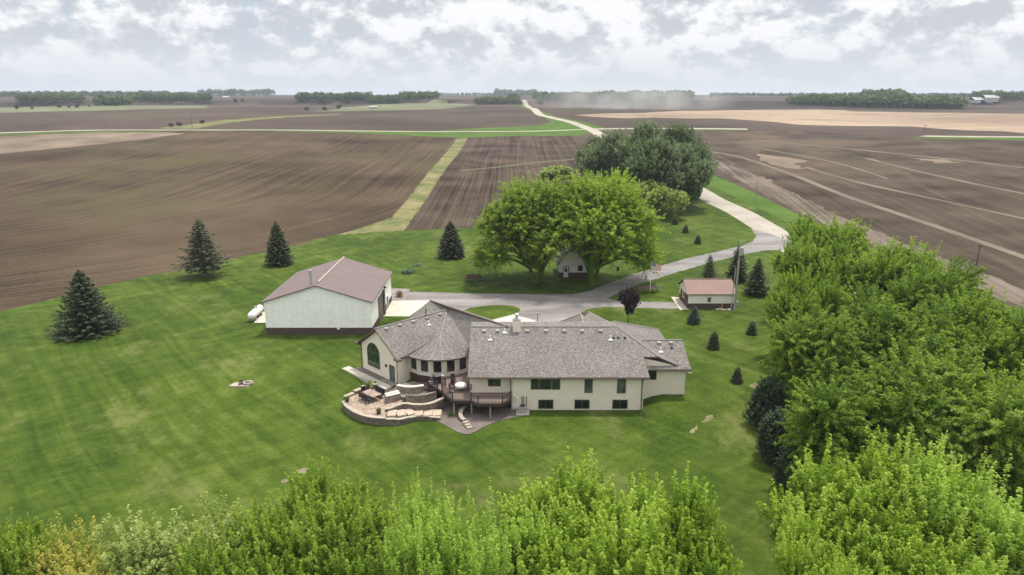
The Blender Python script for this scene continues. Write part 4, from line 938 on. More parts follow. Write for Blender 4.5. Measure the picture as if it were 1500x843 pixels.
add(MB().prism([(BX0-.02, BY0-.02), (BX1+.02, BY0-.02), (BX1+.02, BY1+.02), (BX0-.02, BY1+.02)], bz-.3, bz+.997), 'wainscot', 'steel_brown', e_)
m_ = MB(); y0, y1 = BY0-.35, BY1+.35; a_, b_, c_, d_, f_ = (BX0-.45, zE-.45), (xB-.05, zB), (BXM, zR), (2*BXM-xB+.05, zB), (BX1+.45, zE-.45)
for p, q in ((a_, b_), (b_, c_), (c_, d_), (d_, f_)): m_.slab([(p[0], y0, p[1]), (q[0], y0, q[1]), (q[0], y1, q[1]), (p[0], y1, p[1])], .14)
add(m_, 'roof', ['mud_roof', 'dark_frame'], e_)
dx = V(828.8, 400, BY0).x; dd = add(MB().b2(dx-.48, dx+.48, BY0-.07, BY0, bz, bz+2.1), 'door', 'door_white', e_)
MB().b2(dx-.25, dx+.25, BY0-.09, BY0-.07, bz+1.15, bz+1.85).build('window', 'glass', dd)
m_ = MB(); m_.b2(dx-.62, dx-.49, BY0-.06, BY0, bz, bz+2.2); m_.b2(dx+.49, dx+.62, BY0-.06, BY0, bz, bz+2.2); m_.b2(dx-.62, dx+.62, BY0-.06, BY0, bz+2.11, bz+2.24); m_.build('door_frame', 'brown_paint', dd)
wx_ = V(850, 392, BY0).x; window((wx_, BY0-.004, bz+1.85), (1, 0), (0, -1), .8, .95, rows=2, trim='brown_paint', parent=e_).location = -Vector(e_.location)

# ------------------------------------------------------------------ flagpole
f0 = Vector(G(952.3, 427.8)); fh = 5.6
e_ = empty('flagpole', f0, 0, 'white flagpole with a drooping striped flag in a small mulch bed', 'flagpole')
MB().tube((0, 0, 0), (0, 0, fh), .055, .035, 8).build('pole', 'white_paint', e_); MB().lathe((0, 0, fh), [(.02, 0), (.08, .05), (.08, .1), (.02, .15)], 8).build('finial', 'white_paint', e_)
fl = MB(); nx, nz_ = 20, 13; FW, FH = 2.0, 1.15
def fp(i, j):
    u_ = i/nx; v_ = j/nz_; droop = .55*u_**1.3
    return (.05+FW*u_*.86, .16*math.sin(u_*7+v_)*u_+.1*u_, fh-.15-FH*v_-droop+.05*math.sin(u_*9)*u_)
for j in range(nz_):
    for i in range(nx):
        fl.cm = 2 if (i < 8 and j < 7) else (0 if j % 2 == 0 else 1); fl.quad(fp(i, j), fp(i, j+1), fp(i+1, j+1), fp(i+1, j))
fl.cm = 1                                     # star field: 5 rows of 6 and 4 rows of 5
for r_ in range(9):
    cnt = 6 if r_ % 2 == 0 else 5
    for c in range(cnt):
        uu = (8/nx)*((c+.5+(0 if cnt == 6 else .5))/6); vv = (7/nz_)*((r_+.7)/9.4); cc = Vector(fp(uu*nx, vv*nz_)); rr = .036
        for side in (-.012, .012):
            fl.quad(*[(cc.x+(rr if k % 2 == 0 else rr*.42)*math.sin(math.pi*k/5), cc.y+side, cc.z+(rr if k % 2 == 0 else rr*.42)*math.cos(math.pi*k/5)) for k in range(10)])
fl.build('flag', ['red_cloth', 'white_cloth', 'blue_cloth'], e_)
# ------------------------------------------------------------------ poles
def utility(name, base, h, label, cat='utility pole', r=.16, arm=1.2, mat='grey_wood', group=None, grey=True):
    b = Vector(base); e = empty(name, b, 0, label, cat, group)
    MB().tube((0, 0, -.3), (0, 0, h), r, r*.65, 8).build('pole', mat, e)
    if arm:
        MB().box((0, -.12, h-.5), (arm*2, .1, .13)).build('crossarm', mat, e)
        for x in (-arm*.9, 0, arm*.9): MB().tube((x, -.12, h-.43 if x else h), (x, -.12, h-.25 if x else h+.2), .06, .05, 6).build('insulator', 'vent_metal', e)
    return e
pb = Vector(G(1075.5, 457)); H_ = V(1082.5, 352, pb.y).z-pb.z
e_ = utility('utility_pole', pb, H_, 'tall grey utility pole with transformer beside the red roofed shed', r=.19, arm=0)
MB().tube((-.55, .1, -.2), (-.35, .1, H_*.62), .1, .08, 8).build('conduit', 'galvanised', e_)
MB().tube((.1, -.35, H_*.80), (.1, -.35, H_*.80+1.25), .36, .36, 14).build('transformer', 'vent_metal', e_)
MB().tube((0, 0, H_-.3), (.7, -.1, H_-.1), .05, .05, 6).build('bracket', 'galvanised', e_)
MB().box((.3, -.22, 1.5), (.4, .25, .7)).build('meter_box', 'vent_metal', e_)
for (bx, by), ty, lab, a_ in (((1106.5, 295.5), 249, 'thin weathered utility pole on the green verge by the gravel road', 0), ((1427.9, 401), 357.5, 'dark leaning power pole beyond the big right hand trees', .9),
                              ((281.8, 187), 166.5, 'dark power pole beside the far gravel road', 1.0), ((162.3, 189.5), 177, 'short pale power pole farthest left along the road', .8), ((1353, 200), 183, 'faint power pole on the right at the far tan field', .8)):
    b = Vector(G(bx, by)); h = V(bx, ty, b.y).z-b.z; dist_r = max(.15, PX(bx, by, b)*.45)
    utility('power_pole', b, h, lab, 'power pole', r=min(dist_r, .22), arm=a_, mat='grey_wood' if bx in (1106.5, 162.3) else 'old_wood')
# lantern post by the garage drive, bird house, marker
b = Vector(G(787.5, 480.5)); e_ = empty('lamp_post', b, 0, 'dark lantern post at the edge of the concrete garage apron', 'lamp post')
MB().tube((0, 0, 0), (0, 0, 2.0), .06, .05, 8).build('post', 'black_metal', e_); MB().lathe((0, 0, 2.0), [(.08, 0), (.16, .1), (.19, .4), (.22, .42), (.03, .6)], 6).build('lantern', 'vent_metal', e_)
b = Vector(G(904.5, 404.6)); e_ = empty('bird_house', b, 0, 'small dark bird house on a pale post in the lawn', 'bird house')
MB().tube((0, 0, 0), (0, 0, 1.05), .05, .05, 6).build('post', 'white_paint', e_)
m_ = MB(); m_.box((0, 0, 1.35), (.4, .4, .6)); m_.build('box', 'black_metal', e_); m_ = MB(); m_.prism([(-.28, -.3), (.28, -.3), (.28, .3), (-.28, .3)], 1.66, [1.7, 1.7, 1.9, 1.9]); m_.build('roof', 'old_wood', e_)
b = Vector(G(1057.5, 453.8)); m_ = MB(); m_.tube((-.15, 0, 0), (.12, .05, 1.5), .06, .05, 6); o = m_.build('guy_marker', 'yellow_plastic', loc=b); tag(o, 'yellow guy wire marker leaning at the wall of the red roofed shed', 'marker')
rng = random.Random(4)
for k in range(5):
    b = Vector(G(1050+k*4.6, 454.2+rng.random())); m_ = MB(); m_.lathe((0, 0, 0), [(.22, 0), (.3, .1), (.22, .22), (.05, .3)], 7); o = m_.build('stone', 'stone', loc=b); o.scale = (rng.uniform(.9, 1.6), 1, rng.uniform(.7, 1.2)); o.rotation_euler.z = rng.random()*3
    tag(o, 'rough field stone lying at the foot of the red roofed shed wall', 'stone', 'field stones by the small shed')
# wagon
b = Vector(G(694, 412.5)); e_ = empty('old_wagon', b, .18, 'weathered dark wooden farm wagon standing on the lawn', 'wagon')
m_ = MB(); m_.box((0, 0, .75), (2.9, 1.2, .12)); m_.build('bed', 'old_wood', e_)
for y in (-.6, .6): MB().box((0, y, 1.05), (2.9, .07, .5)).build('side_board', 'old_wood', e_)
for x in (-1.45, 1.45): MB().box((x, 0, 1.0), (.07, 1.15, .4)).build('end_board', 'old_wood', e_)
for x in (-1.05, 1.05):
    for y in (-.75, .75):
        m_ = MB(); R_ = .48
        for k in range(12):
            t, t2 = 2*math.pi*k/12, 2*math.pi*(k+1)/12; m_.tube((x+R_*math.cos(t), y, R_+R_*math.sin(t)), (x+R_*math.cos(t2), y, R_+R_*math.sin(t2)), .05, .05, 4)
            if k % 2 == 0: m_.tube((x, y, R_), (x+R_*math.cos(t), y, R_+R_*math.sin(t)), .025, .025, 4)
        m_.build('wheel', 'old_wood', e_)
MB().tube((1.4, 0, .55), (2.7, 0, .2), .05, .04, 5).build('tongue', 'old_wood', e_)
# fire pit
b = Vector(G(355, 563)); tag(MB().prism([(b.x+dx_, b.y+dy_) for dx_, dy_ in ((-1.5, -.75), (1.0, -.75), (1.5, .75), (-.3, 1.0), (-1.1, .5))], b.z-.2, b.z+.06).build('fire_pit_pad', 'cap_stone'), 'pale stone pad of the fire pit lying in the left lawn', 'stone pad')
e_ = empty('fire_pit', (b.x+.75, b.y-.05, b.z+.06), 0, 'round blackened stone fire pit on a pale pad in the left lawn', 'fire pit')
for k in range(10): t = 2*math.pi*k/10; MB().box((.5*math.cos(t), .4*math.sin(t), .13), (.3, .2, .26), t+math.pi/2).build('stone_block', 'stone', e_)
MB().lathe((0, 0, .02), [(.42, 0), (.4, .06), (.1, .12)], 10).build('ash', 'black_metal', e_)
for k, (x, y) in enumerate(((-.35, .45), (-.3, -.4))):
    e2 = empty('log_seat', (b.x+x, b.y+y, b.z+.06), k*.5, ['upright brown log stool at the back of the fire pit pad', 'dark low log at the front of the fire pit pad'][k], 'log seat', 'log seats at the fire pit')
    MB().tube((0, 0, 0), (0, 0, .4) if k == 0 else (.5, .1, .25), .18, .17, 9).build('log', 'old_wood', e2)

# ------------------------------------------------------------------ patio furniture
def make_chair(label, group, mat='black_metal'):
    e = empty('patio_chair', (0, 0, 0), 0, label, 'chair', group)
    MB().box((0, 0, .43), (.56, .54, .07)).build('seat', mat, e); m = MB(); m.box((0, .27, .78), (.54, .06, .62)); m.build('backrest', mat, e)
    for x in (-.25, .25):
        MB().box((x, .02, .66), (.05, .5, .04)).build('armrest', mat, e)
        for y in (-.24, .24): MB().tube((x, y, 0), (x*.96, y*.96, .64 if y < 0 else .42), .028, .028, 5).build('leg', mat, e)
    return e
TC = U(544.5, 576.5, 1.6); TC = Vector((TC.x, TC.y, .9)); ta = math.radians(-42)
e_ = empty('dining_table', TC, ta, 'rectangular brown stone topped dining table on the paved patio', 'table')
m_ = MB(); m_.box((0, 0, .73), (2.25, 1.25, .06)); m_.build('table_top', 'table_top', e_, bevel=.01)
for x in (-.95, .95):
    for y in (-.48, .48): MB().tube((x, y, 0), (x, y, .7), .04, .04, 6).build('leg', 'black_metal', e_)
e_ = empty('patio_umbrella', TC+Vector((0, 0, 0)), 0, 'closed tan patio umbrella standing in the dining table', 'umbrella')
MB().tube((0, 0, .05), (0, 0, 2.45), .025, .025, 6).build('pole', 'old_wood', e_); MB().lathe((0, 0, 1.35), [(.06, 0), (.15, .15), (.13, .55), (.09, .9), (.02, 1.15)], 10).build('canopy', 'umbrella_cloth', e_)
proto = None
cl = [(-.65, -.95, math.pi, 'at the near side of the dining table, leftmost of three'), (0, -.95, math.pi, 'in the middle of the near side of the dining table'), (.65, -.95, math.pi, 'at the near side of the dining table, rightmost of three'),
      (-.65, .95, 0, 'at the far side of the dining table, leftmost of three'), (0, .95, 0, 'in the middle of the far side of the dining table'), (.65, .95, 0, 'at the far side of the dining table, nearest the stone counter'), (-1.45, 0, math.pi/2, 'at the left end of the dining table by the garden wall')]
for (x, y, rz_, lab) in cl:
    c = make_chair('', 'chairs around the dining table') if proto is None else copy_tree(proto); proto = proto or c
    c['label'] = 'dark metal patio chair '+lab; c['category'] = 'chair'
    c.location = (TC.x+x*math.cos(ta)-y*math.sin(ta), TC.y+x*math.sin(ta)+y*math.cos(ta), .9); c.rotation_euler = (0, 0, ta+rz_)
# deck set
DC = U(675, 563.5, 2.75); DC = Vector((DC.x, DC.y, DZ))
e_ = empty('deck_table', DC, 0, 'round deck table under a pale domed cover', 'table')
MB().lathe((0, 0, 0), [(.07, .02), (.06, .7)], 8).build('pedestal', 'black_metal', e_); MB().lathe((0, 0, .5), [(.72, 0), (.70, .24), (.6, .33), (.25, .40), (.03, .44)], 20).build('cover', 'cover_cloth', e_, smooth=True)
for k, lab in enumerate(('on the right of the covered deck table', 'behind the covered deck table to the right', 'behind the covered deck table to the left', 'on the left of the covered deck table')):
    t = math.radians((-20, 38, 140, 205)[k]); c = copy_tree(proto); c.location = (DC.x+1.15*math.cos(t), DC.y+1.15*math.sin(t), DZ); c.rotation_euler = (0, 0, t-math.pi/2)
    c['label'] = 'dark metal chair '+lab; c['group'] = 'chairs on the deck'
c = copy_tree(proto); c.location = (DC.x-1.1, DC.y+2.2, DZ); c.rotation_euler = (0, 0, .3); c['label'] = 'reddish brown high backed chair on the deck under the bay windows'; c['group'] = 'chairs on the deck'
for ch in [k for k in bpy.data.objects if k.parent == c]:
    ch.data = ch.data.copy(); ch.data.materials[0] = M['deck_rim']
# grill
g0 = (-9.15, 77.2, DZ); e_ = empty('grill', g0, .6, 'black lidded gas grill on the deck at the top of the stair', 'grill')
MB().box((0, 0, .45), (.9, .55, .8)).build('cabinet', 'black_metal', e_); m_ = MB(); m_.prism([(-.45, -.28), (.45, -.28), (.45, .28), (-.45, .28)], .86, [1.05, 1.05, 1.25, 1.25]); m_.build('lid', 'black_metal', e_, bevel=.04)
MB().box((.72, 0, .84), (.45, .5, .05)).build('side_shelf', 'vent_metal', e_); MB().tube((-.35, -.34, 1.02), (.35, -.34, 1.02), .025, .025, 6).build('handle', 'galvanised', e_)

# ------------------------------------------------------------------ farm far on the right
b = Vector(G(1436, 151.5)); e_ = empty('farm_shed', b, 0, 'distant pale farm shed at the edge of the far right grove', 'shed')
MB().prism([(-14, -8), (14, -8), (14, 8), (-14, 8)], 0, 5).build('wall', 'galvanised', e_)
m_ = MB(); m_.slab([(-15, -9, 5), (15, -9, 5), (15, 0, 9), (-15, 0, 9)], .3); m_.slab([(-15, 0, 9), (15, 0, 9), (15, 9, 5), (-15, 9, 5)], .3); m_.build('roof', ['vent_metal', 'vent_metal'], e_)
MB().b2(-5, 5, -8.2, -8, 0, 4.2).build('door', 'black_metal', e_)
b = Vector(G(1449, 149.5)); e_ = empty('farm_house', b, 0, 'distant light farmhouse beside the far right grove', 'house')
MB().prism([(-10, -6), (10, -6), (10, 6), (-10, 6)], 0, 6).build('wall', 'galvanised', e_)
m_ = MB(); m_.slab([(-11, -7, 6), (11, -7, 6), (11, 0, 10), (-11, 0, 10)], .3); m_.slab([(-11, 0, 10), (11, 0, 10), (11, 7, 6), (-11, 7, 6)], .3); m_.build('roof', ['vent_metal', 'vent_metal'], e_)
for px, py, w_, lab in ((332, 141.3, 12, 'distant white farm building left of the far treetops'), (548, 156, 9, 'tiny pale shed at the foot of the left treeline')):
    b = Vector(G(px, py+3)); e_ = empty('farm_building', b, 0, lab, 'farm building')
    MB().prism([(-w_/2, -5), (w_/2, -5), (w_/2, 5), (-w_/2, 5)], 0, w_*.2).build('wall', 'galvanised', e_)
    m_ = MB(); m_.slab([(-w_/2-1, -6, w_*.2), (w_/2+1, -6, w_*.2), (w_/2+1, 0, w_*.35), (-w_/2-1, 0, w_*.35)], .3); m_.slab([(-w_/2-1, 0, w_*.35), (w_/2+1, 0, w_*.35), (w_/2+1, 6, w_*.2), (-w_/2-1, 6, w_*.2)], .3); m_.build('roof', ['vent_metal', 'vent_metal'], e_)

# ------------------------------------------------------------------ foliage
def leafmesh(name, C_, A_, W_, la, lw, tint, mat):
    """C_ centres, A_ long axes, W_ width axes (N,3), la/lw half sizes (N,)"""
    n = len(C_); la = np.broadcast_to(la, (n,))[:, None]; lw = np.broadcast_to(lw, (n,))[:, None]
    v = np.empty((n, 4, 3)); v[:, 0] = C_-A_*la; v[:, 1] = C_+W_*lw-A_*la*0.15; v[:, 2] = C_+A_*la; v[:, 3] = C_-W_*lw-A_*la*0.15
    me = bpy.data.meshes.new(name); me.vertices.add(4*n); me.vertices.foreach_set('co', v.astype(np.float32).ravel())
    me.loops.add(4*n); me.loops.foreach_set('vertex_index', np.arange(4*n, dtype=np.int32)); me.polygons.add(n)
    me.polygons.foreach_set('loop_start', np.arange(0, 4*n, 4, dtype=np.int32)); 
    at = me.attributes.new('tint', 'FLOAT', 'POINT'); at.data.foreach_set('value', np.repeat(np.clip(tint, 0, 1), 4).astype(np.float32))
    me.materials.append(M[mat]); me.update(calc_edges=True); return me
def unit(a): return a/np.maximum(np.linalg.norm(a, axis=-1, keepdims=True), 1e-9)
def rdir(rng, n): return unit(rng.normal(size=(n, 3)))
def crown_tree(name, seed, lobes, nshoot, shootlen, nleaf, leaf, mat, bark, trunk_h, trunk_r, up=1.0, out=0.8, droop=0.0, tuft=.18, ntrunk=1, spread=.3, shell=.55, slim=1.0, rand=.35, forks=None, leaders=0):
    """broadleaf tree: lobes (x,y,z,rx,ry,rz) clothed in leafy shoots; returns (crown mesh, trunk builder)"""
    rng = np.random.RandomState(seed); lobes = np.array(lobes, float)
    vol = (lobes[:, 3]*lobes[:, 4]*lobes[:, 5])**(2/3); pick = rng.choice(len(lobes), nshoot, p=vol/vol.sum()); lb = lobes[pick]
    d = rdir(rng, nshoot); rad = shell+(1-shell)*rng.uniform(0, 1, nshoot)**.6
    lump = 1+.22*np.sin(d[:, 0]*5+pick*1.7)*np.sin(d[:, 1]*6+pick)+.1*np.sin(d[:, 2]*9+pick*2)
    base = lb[:, :3]+d*lb[:, 3:6]*(rad*lump)[:, None]
    cen = lobes[:, :3].mean(axis=0)
    axis = unit(d*out+np.array([0, 0, up])+rng.normal(size=(nshoot, 3))*rand)
    L0 = shootlen*rng.uniform(.45, 1.25, nshoot)
    if leaders:                                   # a few long leading shoots that break the outline
        hi = np.argsort(-(base[:, 2]+.45*np.hypot(base[:, 0], base[:, 1])+rng.normal(size=nshoot)*1.1))[:leaders]
        L0[hi] = shootlen*rng.uniform(1.3, 2.0, len(hi)); axis[hi] = unit(axis[hi]+np.array([0, 0, .6]))
    sh = np.repeat(np.arange(nshoot), nleaf); n = len(sh); t = rng.uniform(0, 1, n)
    pos = base[sh]+axis[sh]*(t*L0[sh])[:, None]; pos[:, 2] -= droop*(t**2)*L0[sh]
    rd = rdir(rng, n); rr = tuft*(1.05-.75*t**1.5)*rng.uniform(.3, 1.1, n)
    side = unit(rd-axis[sh]*np.sum(rd*axis[sh], 1, keepdims=True)); pos += side*rr[:, None]
    A_ = unit(side*.9+axis[sh]*.25+np.array([0, 0, -.25])+rng.normal(size=(n, 3))*.45); W_ = unit(np.cross(A_, np.array([0, 0, 1.])+rng.normal(size=(n, 3))*.55))
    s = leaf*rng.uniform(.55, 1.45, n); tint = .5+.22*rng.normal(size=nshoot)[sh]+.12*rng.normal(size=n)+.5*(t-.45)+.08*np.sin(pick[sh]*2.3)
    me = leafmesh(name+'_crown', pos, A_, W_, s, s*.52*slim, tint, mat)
    tb = MB(); R_ = random.Random(seed)
    for k in range(ntrunk):
        ang = 2*math.pi*k/ntrunk+R_.random(); off = Vector((math.cos(ang), math.sin(ang), 0))*(trunk_r*.7 if ntrunk > 1 else 0)
        top = Vector((off.x*3+R_.uniform(-.3, .3)*spread, off.y*3+R_.uniform(-.3, .3)*spread, trunk_h))
        r0 = trunk_r if ntrunk == 1 else trunk_r*.62
        pts = [off+Vector((0, 0, -.4)), off+Vector((0, 0, .5)), off.lerp(top, .5)+Vector((0, 0, trunk_h*.0)), top]; pts[2].z = trunk_h*.55
        tb.path(pts, [r0*1.35, r0, r0*.85, r0*.7], 9)
        mine = [l for i, l in enumerate(lobes) if i % ntrunk == k]
        for l in mine:
            c = Vector(l[:3]); m1 = top.lerp(c, .45)+Vector((R_.uniform(-.5, .5), R_.uniform(-.5, .5), .4)); rb = max(.05, trunk_r*.33)
            tb.path([top-Vector((0, 0, .3)), m1, c], [rb*1.3, rb, rb*.55], 6)
            for q in range(7):
                dd = Vector(rdir(rng, 1)[0]); dd.z = abs(dd.z)*.8+.15; e = c+Vector((dd.x*l[3], dd.y*l[4], dd.z*l[5]))*.85; s0 = m1.lerp(c, R_.uniform(.3, 1))
                md = s0.lerp(e, .5)+Vector((0, 0, -.2)); tb.path([s0, md, e], [rb*.5, rb*.32, rb*.12], 5)
                for q2_ in range(3):
                    e2 = e+Vector((R_.uniform(-1, 1), R_.uniform(-1, 1), R_.uniform(.1, 1.2)))*l[5]*.3; tb.path([md.lerp(e, R_.uniform(.2, .9)), e2], [rb*.2, rb*.06], 4)
    return me, tb
def rand_lobes(seed, R_, H_, z0, n, rl=.45, top=1.0):
    r_ = random.Random(seed); out = [(0, 0, z0+(H_-z0)*.5, R_*.45, R_*.45, (H_-z0)*.36)]
    for k in range(n):
        a_ = 2*math.pi*k/n*1.618*1.0+r_.uniform(-.4, .4); f = r_.uniform(.35, .82); zz = z0+(H_-z0)*r_.uniform(.18, .78)
        sh_ = 1-.35*max(0, (zz-z0)/(H_-z0)-.5); rr_ = R_*rl*r_.uniform(.75, 1.2)
        out.append((R_*f*sh_*math.cos(a_), R_*f*sh_*math.sin(a_), zz, rr_, rr_, rr_*r_.uniform(.8, 1.1)))
    return out
PROT = {}
def proto_tree(key, *a, **k):
    me, tb = crown_tree(key, *a, **k)
    t_ = MB.build(tb, key+'_trunk', a[6]); PROT[key] = (me, t_.data, max(v.co.z for v in me.vertices)); bpy.data.objects.remove(t_)
def put_tree(name, key, loc, height, label, cat='tree', group=None, rz=0.0, wide=1.0):
    me, td, h0 = PROT[key]; s = height/h0
    e = empty(name, loc, rz, label, cat, group); e.scale = (s*wide, s*wide, s)
    for nm, d in (('crown', me), ('trunk', td)): o = bpy.data.objects.new(nm, d); COL.objects.link(o); o.parent = e
    return e
# --- near maples (rounded crowns, upright leafy shoots)
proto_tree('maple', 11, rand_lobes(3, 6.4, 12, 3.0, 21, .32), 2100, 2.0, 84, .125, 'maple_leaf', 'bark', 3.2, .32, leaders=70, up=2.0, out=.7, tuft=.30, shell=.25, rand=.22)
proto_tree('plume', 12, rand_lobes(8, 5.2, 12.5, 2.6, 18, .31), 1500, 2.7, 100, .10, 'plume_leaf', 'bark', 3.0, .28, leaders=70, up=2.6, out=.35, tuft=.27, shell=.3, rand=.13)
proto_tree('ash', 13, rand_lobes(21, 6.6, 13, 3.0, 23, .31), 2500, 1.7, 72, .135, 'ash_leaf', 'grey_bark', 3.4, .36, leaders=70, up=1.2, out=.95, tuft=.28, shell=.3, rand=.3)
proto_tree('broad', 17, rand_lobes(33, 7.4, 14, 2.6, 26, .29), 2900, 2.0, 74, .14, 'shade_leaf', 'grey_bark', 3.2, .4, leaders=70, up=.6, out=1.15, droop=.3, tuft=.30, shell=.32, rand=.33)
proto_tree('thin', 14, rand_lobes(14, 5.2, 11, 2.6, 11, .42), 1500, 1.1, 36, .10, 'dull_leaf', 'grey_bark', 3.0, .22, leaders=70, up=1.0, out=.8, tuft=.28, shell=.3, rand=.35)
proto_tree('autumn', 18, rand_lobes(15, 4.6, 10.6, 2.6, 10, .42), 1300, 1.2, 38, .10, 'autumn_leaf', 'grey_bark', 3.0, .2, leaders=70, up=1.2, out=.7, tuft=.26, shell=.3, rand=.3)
def at_top(px, py, h):
    p = None
    z = h+1
    for _ in range(4): p = U(px, py, z); z = Tz(p.x, p.y)+h
    return Vector((p.x, p.y, Tz(p.x, p.y)))
near = [
 ('maple_tree', 'maple', 852, 684, 13.0, .3, 1.12, 'tallest bright green maple at the bottom centre of the photo', 'bright foreground trees'),
 ('maple_tree', 'maple', 985, 722, 12.0, 2.2, 0.95, 'bright green maple right of the tallest one along the bottom edge', 'bright foreground trees'),
 ('maple_tree', 'maple', 905, 770, 11.0, 4.2, 1.12, 'bright green maple lowest in the bottom centre group', 'bright foreground trees'),
 ('poplar_tree', 'plume', 700, 712, 12.4, 0.4, 1.12, 'pale green tree with upright plumes left of the tallest maple', 'plumed foreground trees'),
 ('poplar_tree', 'plume', 592, 712, 12.2, 1.9, 0.90, 'pale plumed tree between the dark green and central crowns', 'plumed foreground trees'),
 ('poplar_tree', 'plume', 640, 790, 11.0, 3.0, 1.12, 'pale plumed tree cut by the bottom edge left of centre', 'plumed foreground trees'),
 ('ash_tree', 'ash', 478, 690, 12.5, 0.8, 0.84, 'mid green ash whose top reaches highest left of centre', 'green foreground trees'),
 ('ash_tree', 'ash', 345, 738, 11.5, 2.8, 0.81, 'mid green ash beside the pale twiggy tree at lower left', 'green foreground trees'),
 ('ash_tree', 'ash', 430, 785, 10.5, 5.0, 1.01, 'mid green ash low at the bottom edge between the taller ashes', 'green foreground trees'),
 ('birch_tree', 'thin', 235, 752, 10.5, .4, 1.06, 'thin leaved yellow green tree with bare twigs at lower left', 'sparse foreground trees'),
 ('birch_tree', 'autumn', 105, 778, 9.8, 2.4, 1.01, 'sparse yellow orange tinted tree in the lower left corner', 'sparse foreground trees'),
 ('ash_tree', 'ash', -22, 752, 11.0, 1.0, 0.78, 'dark green tree at the left edge of the photo', 'green foreground trees'),
 ('maple_tree', 'maple', 1290, 650, 13.0, 1.3, 1.06, 'bright yellow green maple in front of the dark right hand trees', 'bright foreground trees'),
 ('maple_tree', 'maple', 1228, 766, 10.5, 3.3, 0.84, 'bright maple low in front at bottom right beside the lawn', 'bright foreground trees'),
 ('maple_tree', 'maple', 1345, 758, 11.0, .2, 1.12, 'bright maple filling the bottom edge at the right', 'bright foreground trees'),
 ('poplar_tree', 'plume', 1440, 656, 13.0, 5.2, 1.29, 'pale plumed tree near the right bottom corner', 'plumed foreground trees'),
 ('poplar_tree', 'plume', 1520, 733, 12.0, 2.2, 1.23, 'pale plumed tree cut by the lower right corner', 'plumed foreground trees'),
 ('shade_tree', 'ash', 1225, 306, 16.0, 1.0, 1.03, 'tall bright green tree topmost of the right hand trees', 'right hand shade trees'),
 ('shade_tree', 'ash', 1184, 386, 13.5, 4.0, 0.86, 'light green tree at the left top of the right hand trees', 'right hand shade trees'),
 ('shade_tree', 'ash', 1318, 342, 15.5, 2.6, 1.03, 'green tree behind the right hand group near the ploughed field', 'right hand shade trees'),
 ('shade_tree', 'ash', 1202, 340, 14.5, 5.2, .95, 'light green tree between the topmost tree and the leftmost one of the right hand group', 'right hand shade trees'),
 ('shade_tree', 'broad', 1240, 440, 14.5, .3, 0.99, 'dense green tree overhanging the lawn left in the right hand group', 'right hand shade trees'),
 ('shade_tree', 'broad', 1335, 420, 15.5, 1.8, 0.97, 'large dense tree in the centre of the right hand group', 'right hand shade trees'),
 ('shade_tree', 'broad', 1395, 376, 15.0, 0.6, 0.92, 'green tree at the skyline of the right hand group left of the power pole', 'right hand shade trees'),
 ('shade_tree', 'ash', 1450, 420, 15.0, 3.9, 1.08, 'green tree at the right edge with a pale top under the power pole', 'right hand shade trees'),
 ('shade_tree', 'broad', 1285, 525, 14.5, 3.3, 0.97, 'dark spreading tree above the row of junipers', 'right hand shade trees'),
 ('shade_tree', 'broad', 1390, 510, 15.5, 5.0, 1.08, 'largest dark green tree low in the right hand group', 'right hand shade trees'),
 ('shade_tree', 'ash', 1500, 520, 15.0, .9, 0.97, 'green tree cut by the right edge at mid height', 'right hand shade trees'),
]
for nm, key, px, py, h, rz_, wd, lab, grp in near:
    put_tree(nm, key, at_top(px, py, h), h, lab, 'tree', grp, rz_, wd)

# --- the two big trees by the barn
def big(seed, side):
    "side -1: barn on its right, so the crown hangs low only on the left; +1 the reverse"
    r_ = random.Random(seed); out = [(0, 0, 13.5, 5.2, 4.8, 5.0)]+[(3.4*math.cos(k*1.05+.3), 3.0*math.sin(k*1.05+.3), 8.6+.5*(k % 2), 1.9, 1.9, 1.7) for k in range(6)]
    for k in range(36):
        a_ = 2*math.pi*k/36*5+r_.uniform(-.2, .2); ring_ = k % 4; f = (8.8, 7.8, 5.8, 3.4)[ring_]*r_.uniform(.85, 1.1); outer = max(0, side*math.cos(a_))
        z = (8.6-2.6*outer+3.4*max(0, -side*math.cos(a_))+1.2*max(0, -math.sin(a_)), 12.2+1.2*max(0, -side*math.cos(a_)), 14.8, 17.2)[ring_]+r_.uniform(-.8, .8)
        rr_ = r_.uniform(1.6, 2.7); out.append((f*math.cos(a_)+side*.9, f*math.sin(a_)*.85, z, rr_, rr_, rr_*.95))
    return out
proto_tree('cottonwood', 41, big(5, -1), 4200, 2.3, 52, .15, 'willow_leaf', 'bark', 3.4, .7, leaders=120, up=.7, out=1.0, droop=.25, tuft=.36, shell=.25, ntrunk=3, rand=.4)
proto_tree('cottonwood2', 42, big(9, 1), 4200, 2.3, 52, .15, 'cotton_leaf', 'bark', 3.4, .7, leaders=120, up=.8, out=1.0, droop=.2, tuft=.36, shell=.25, ntrunk=3, rand=.4)
for key, px, py, topy, lab, rz_, wd in (('cottonwood', 786, 414, 249, 'huge spreading green tree left of the gambrel barn, leftmost of the pair', 0, 1.13), ('cottonwood2', 868, 416, 244, 'huge spreading bright green tree right of the gambrel barn', 1.0, 1.1)):
    b = Vector(G(px, py)); h = V(px, topy, b.y).z-b.z; put_tree('cottonwood_tree', key, b, h, lab, 'tree', 'big trees by the barn', 0, wd)
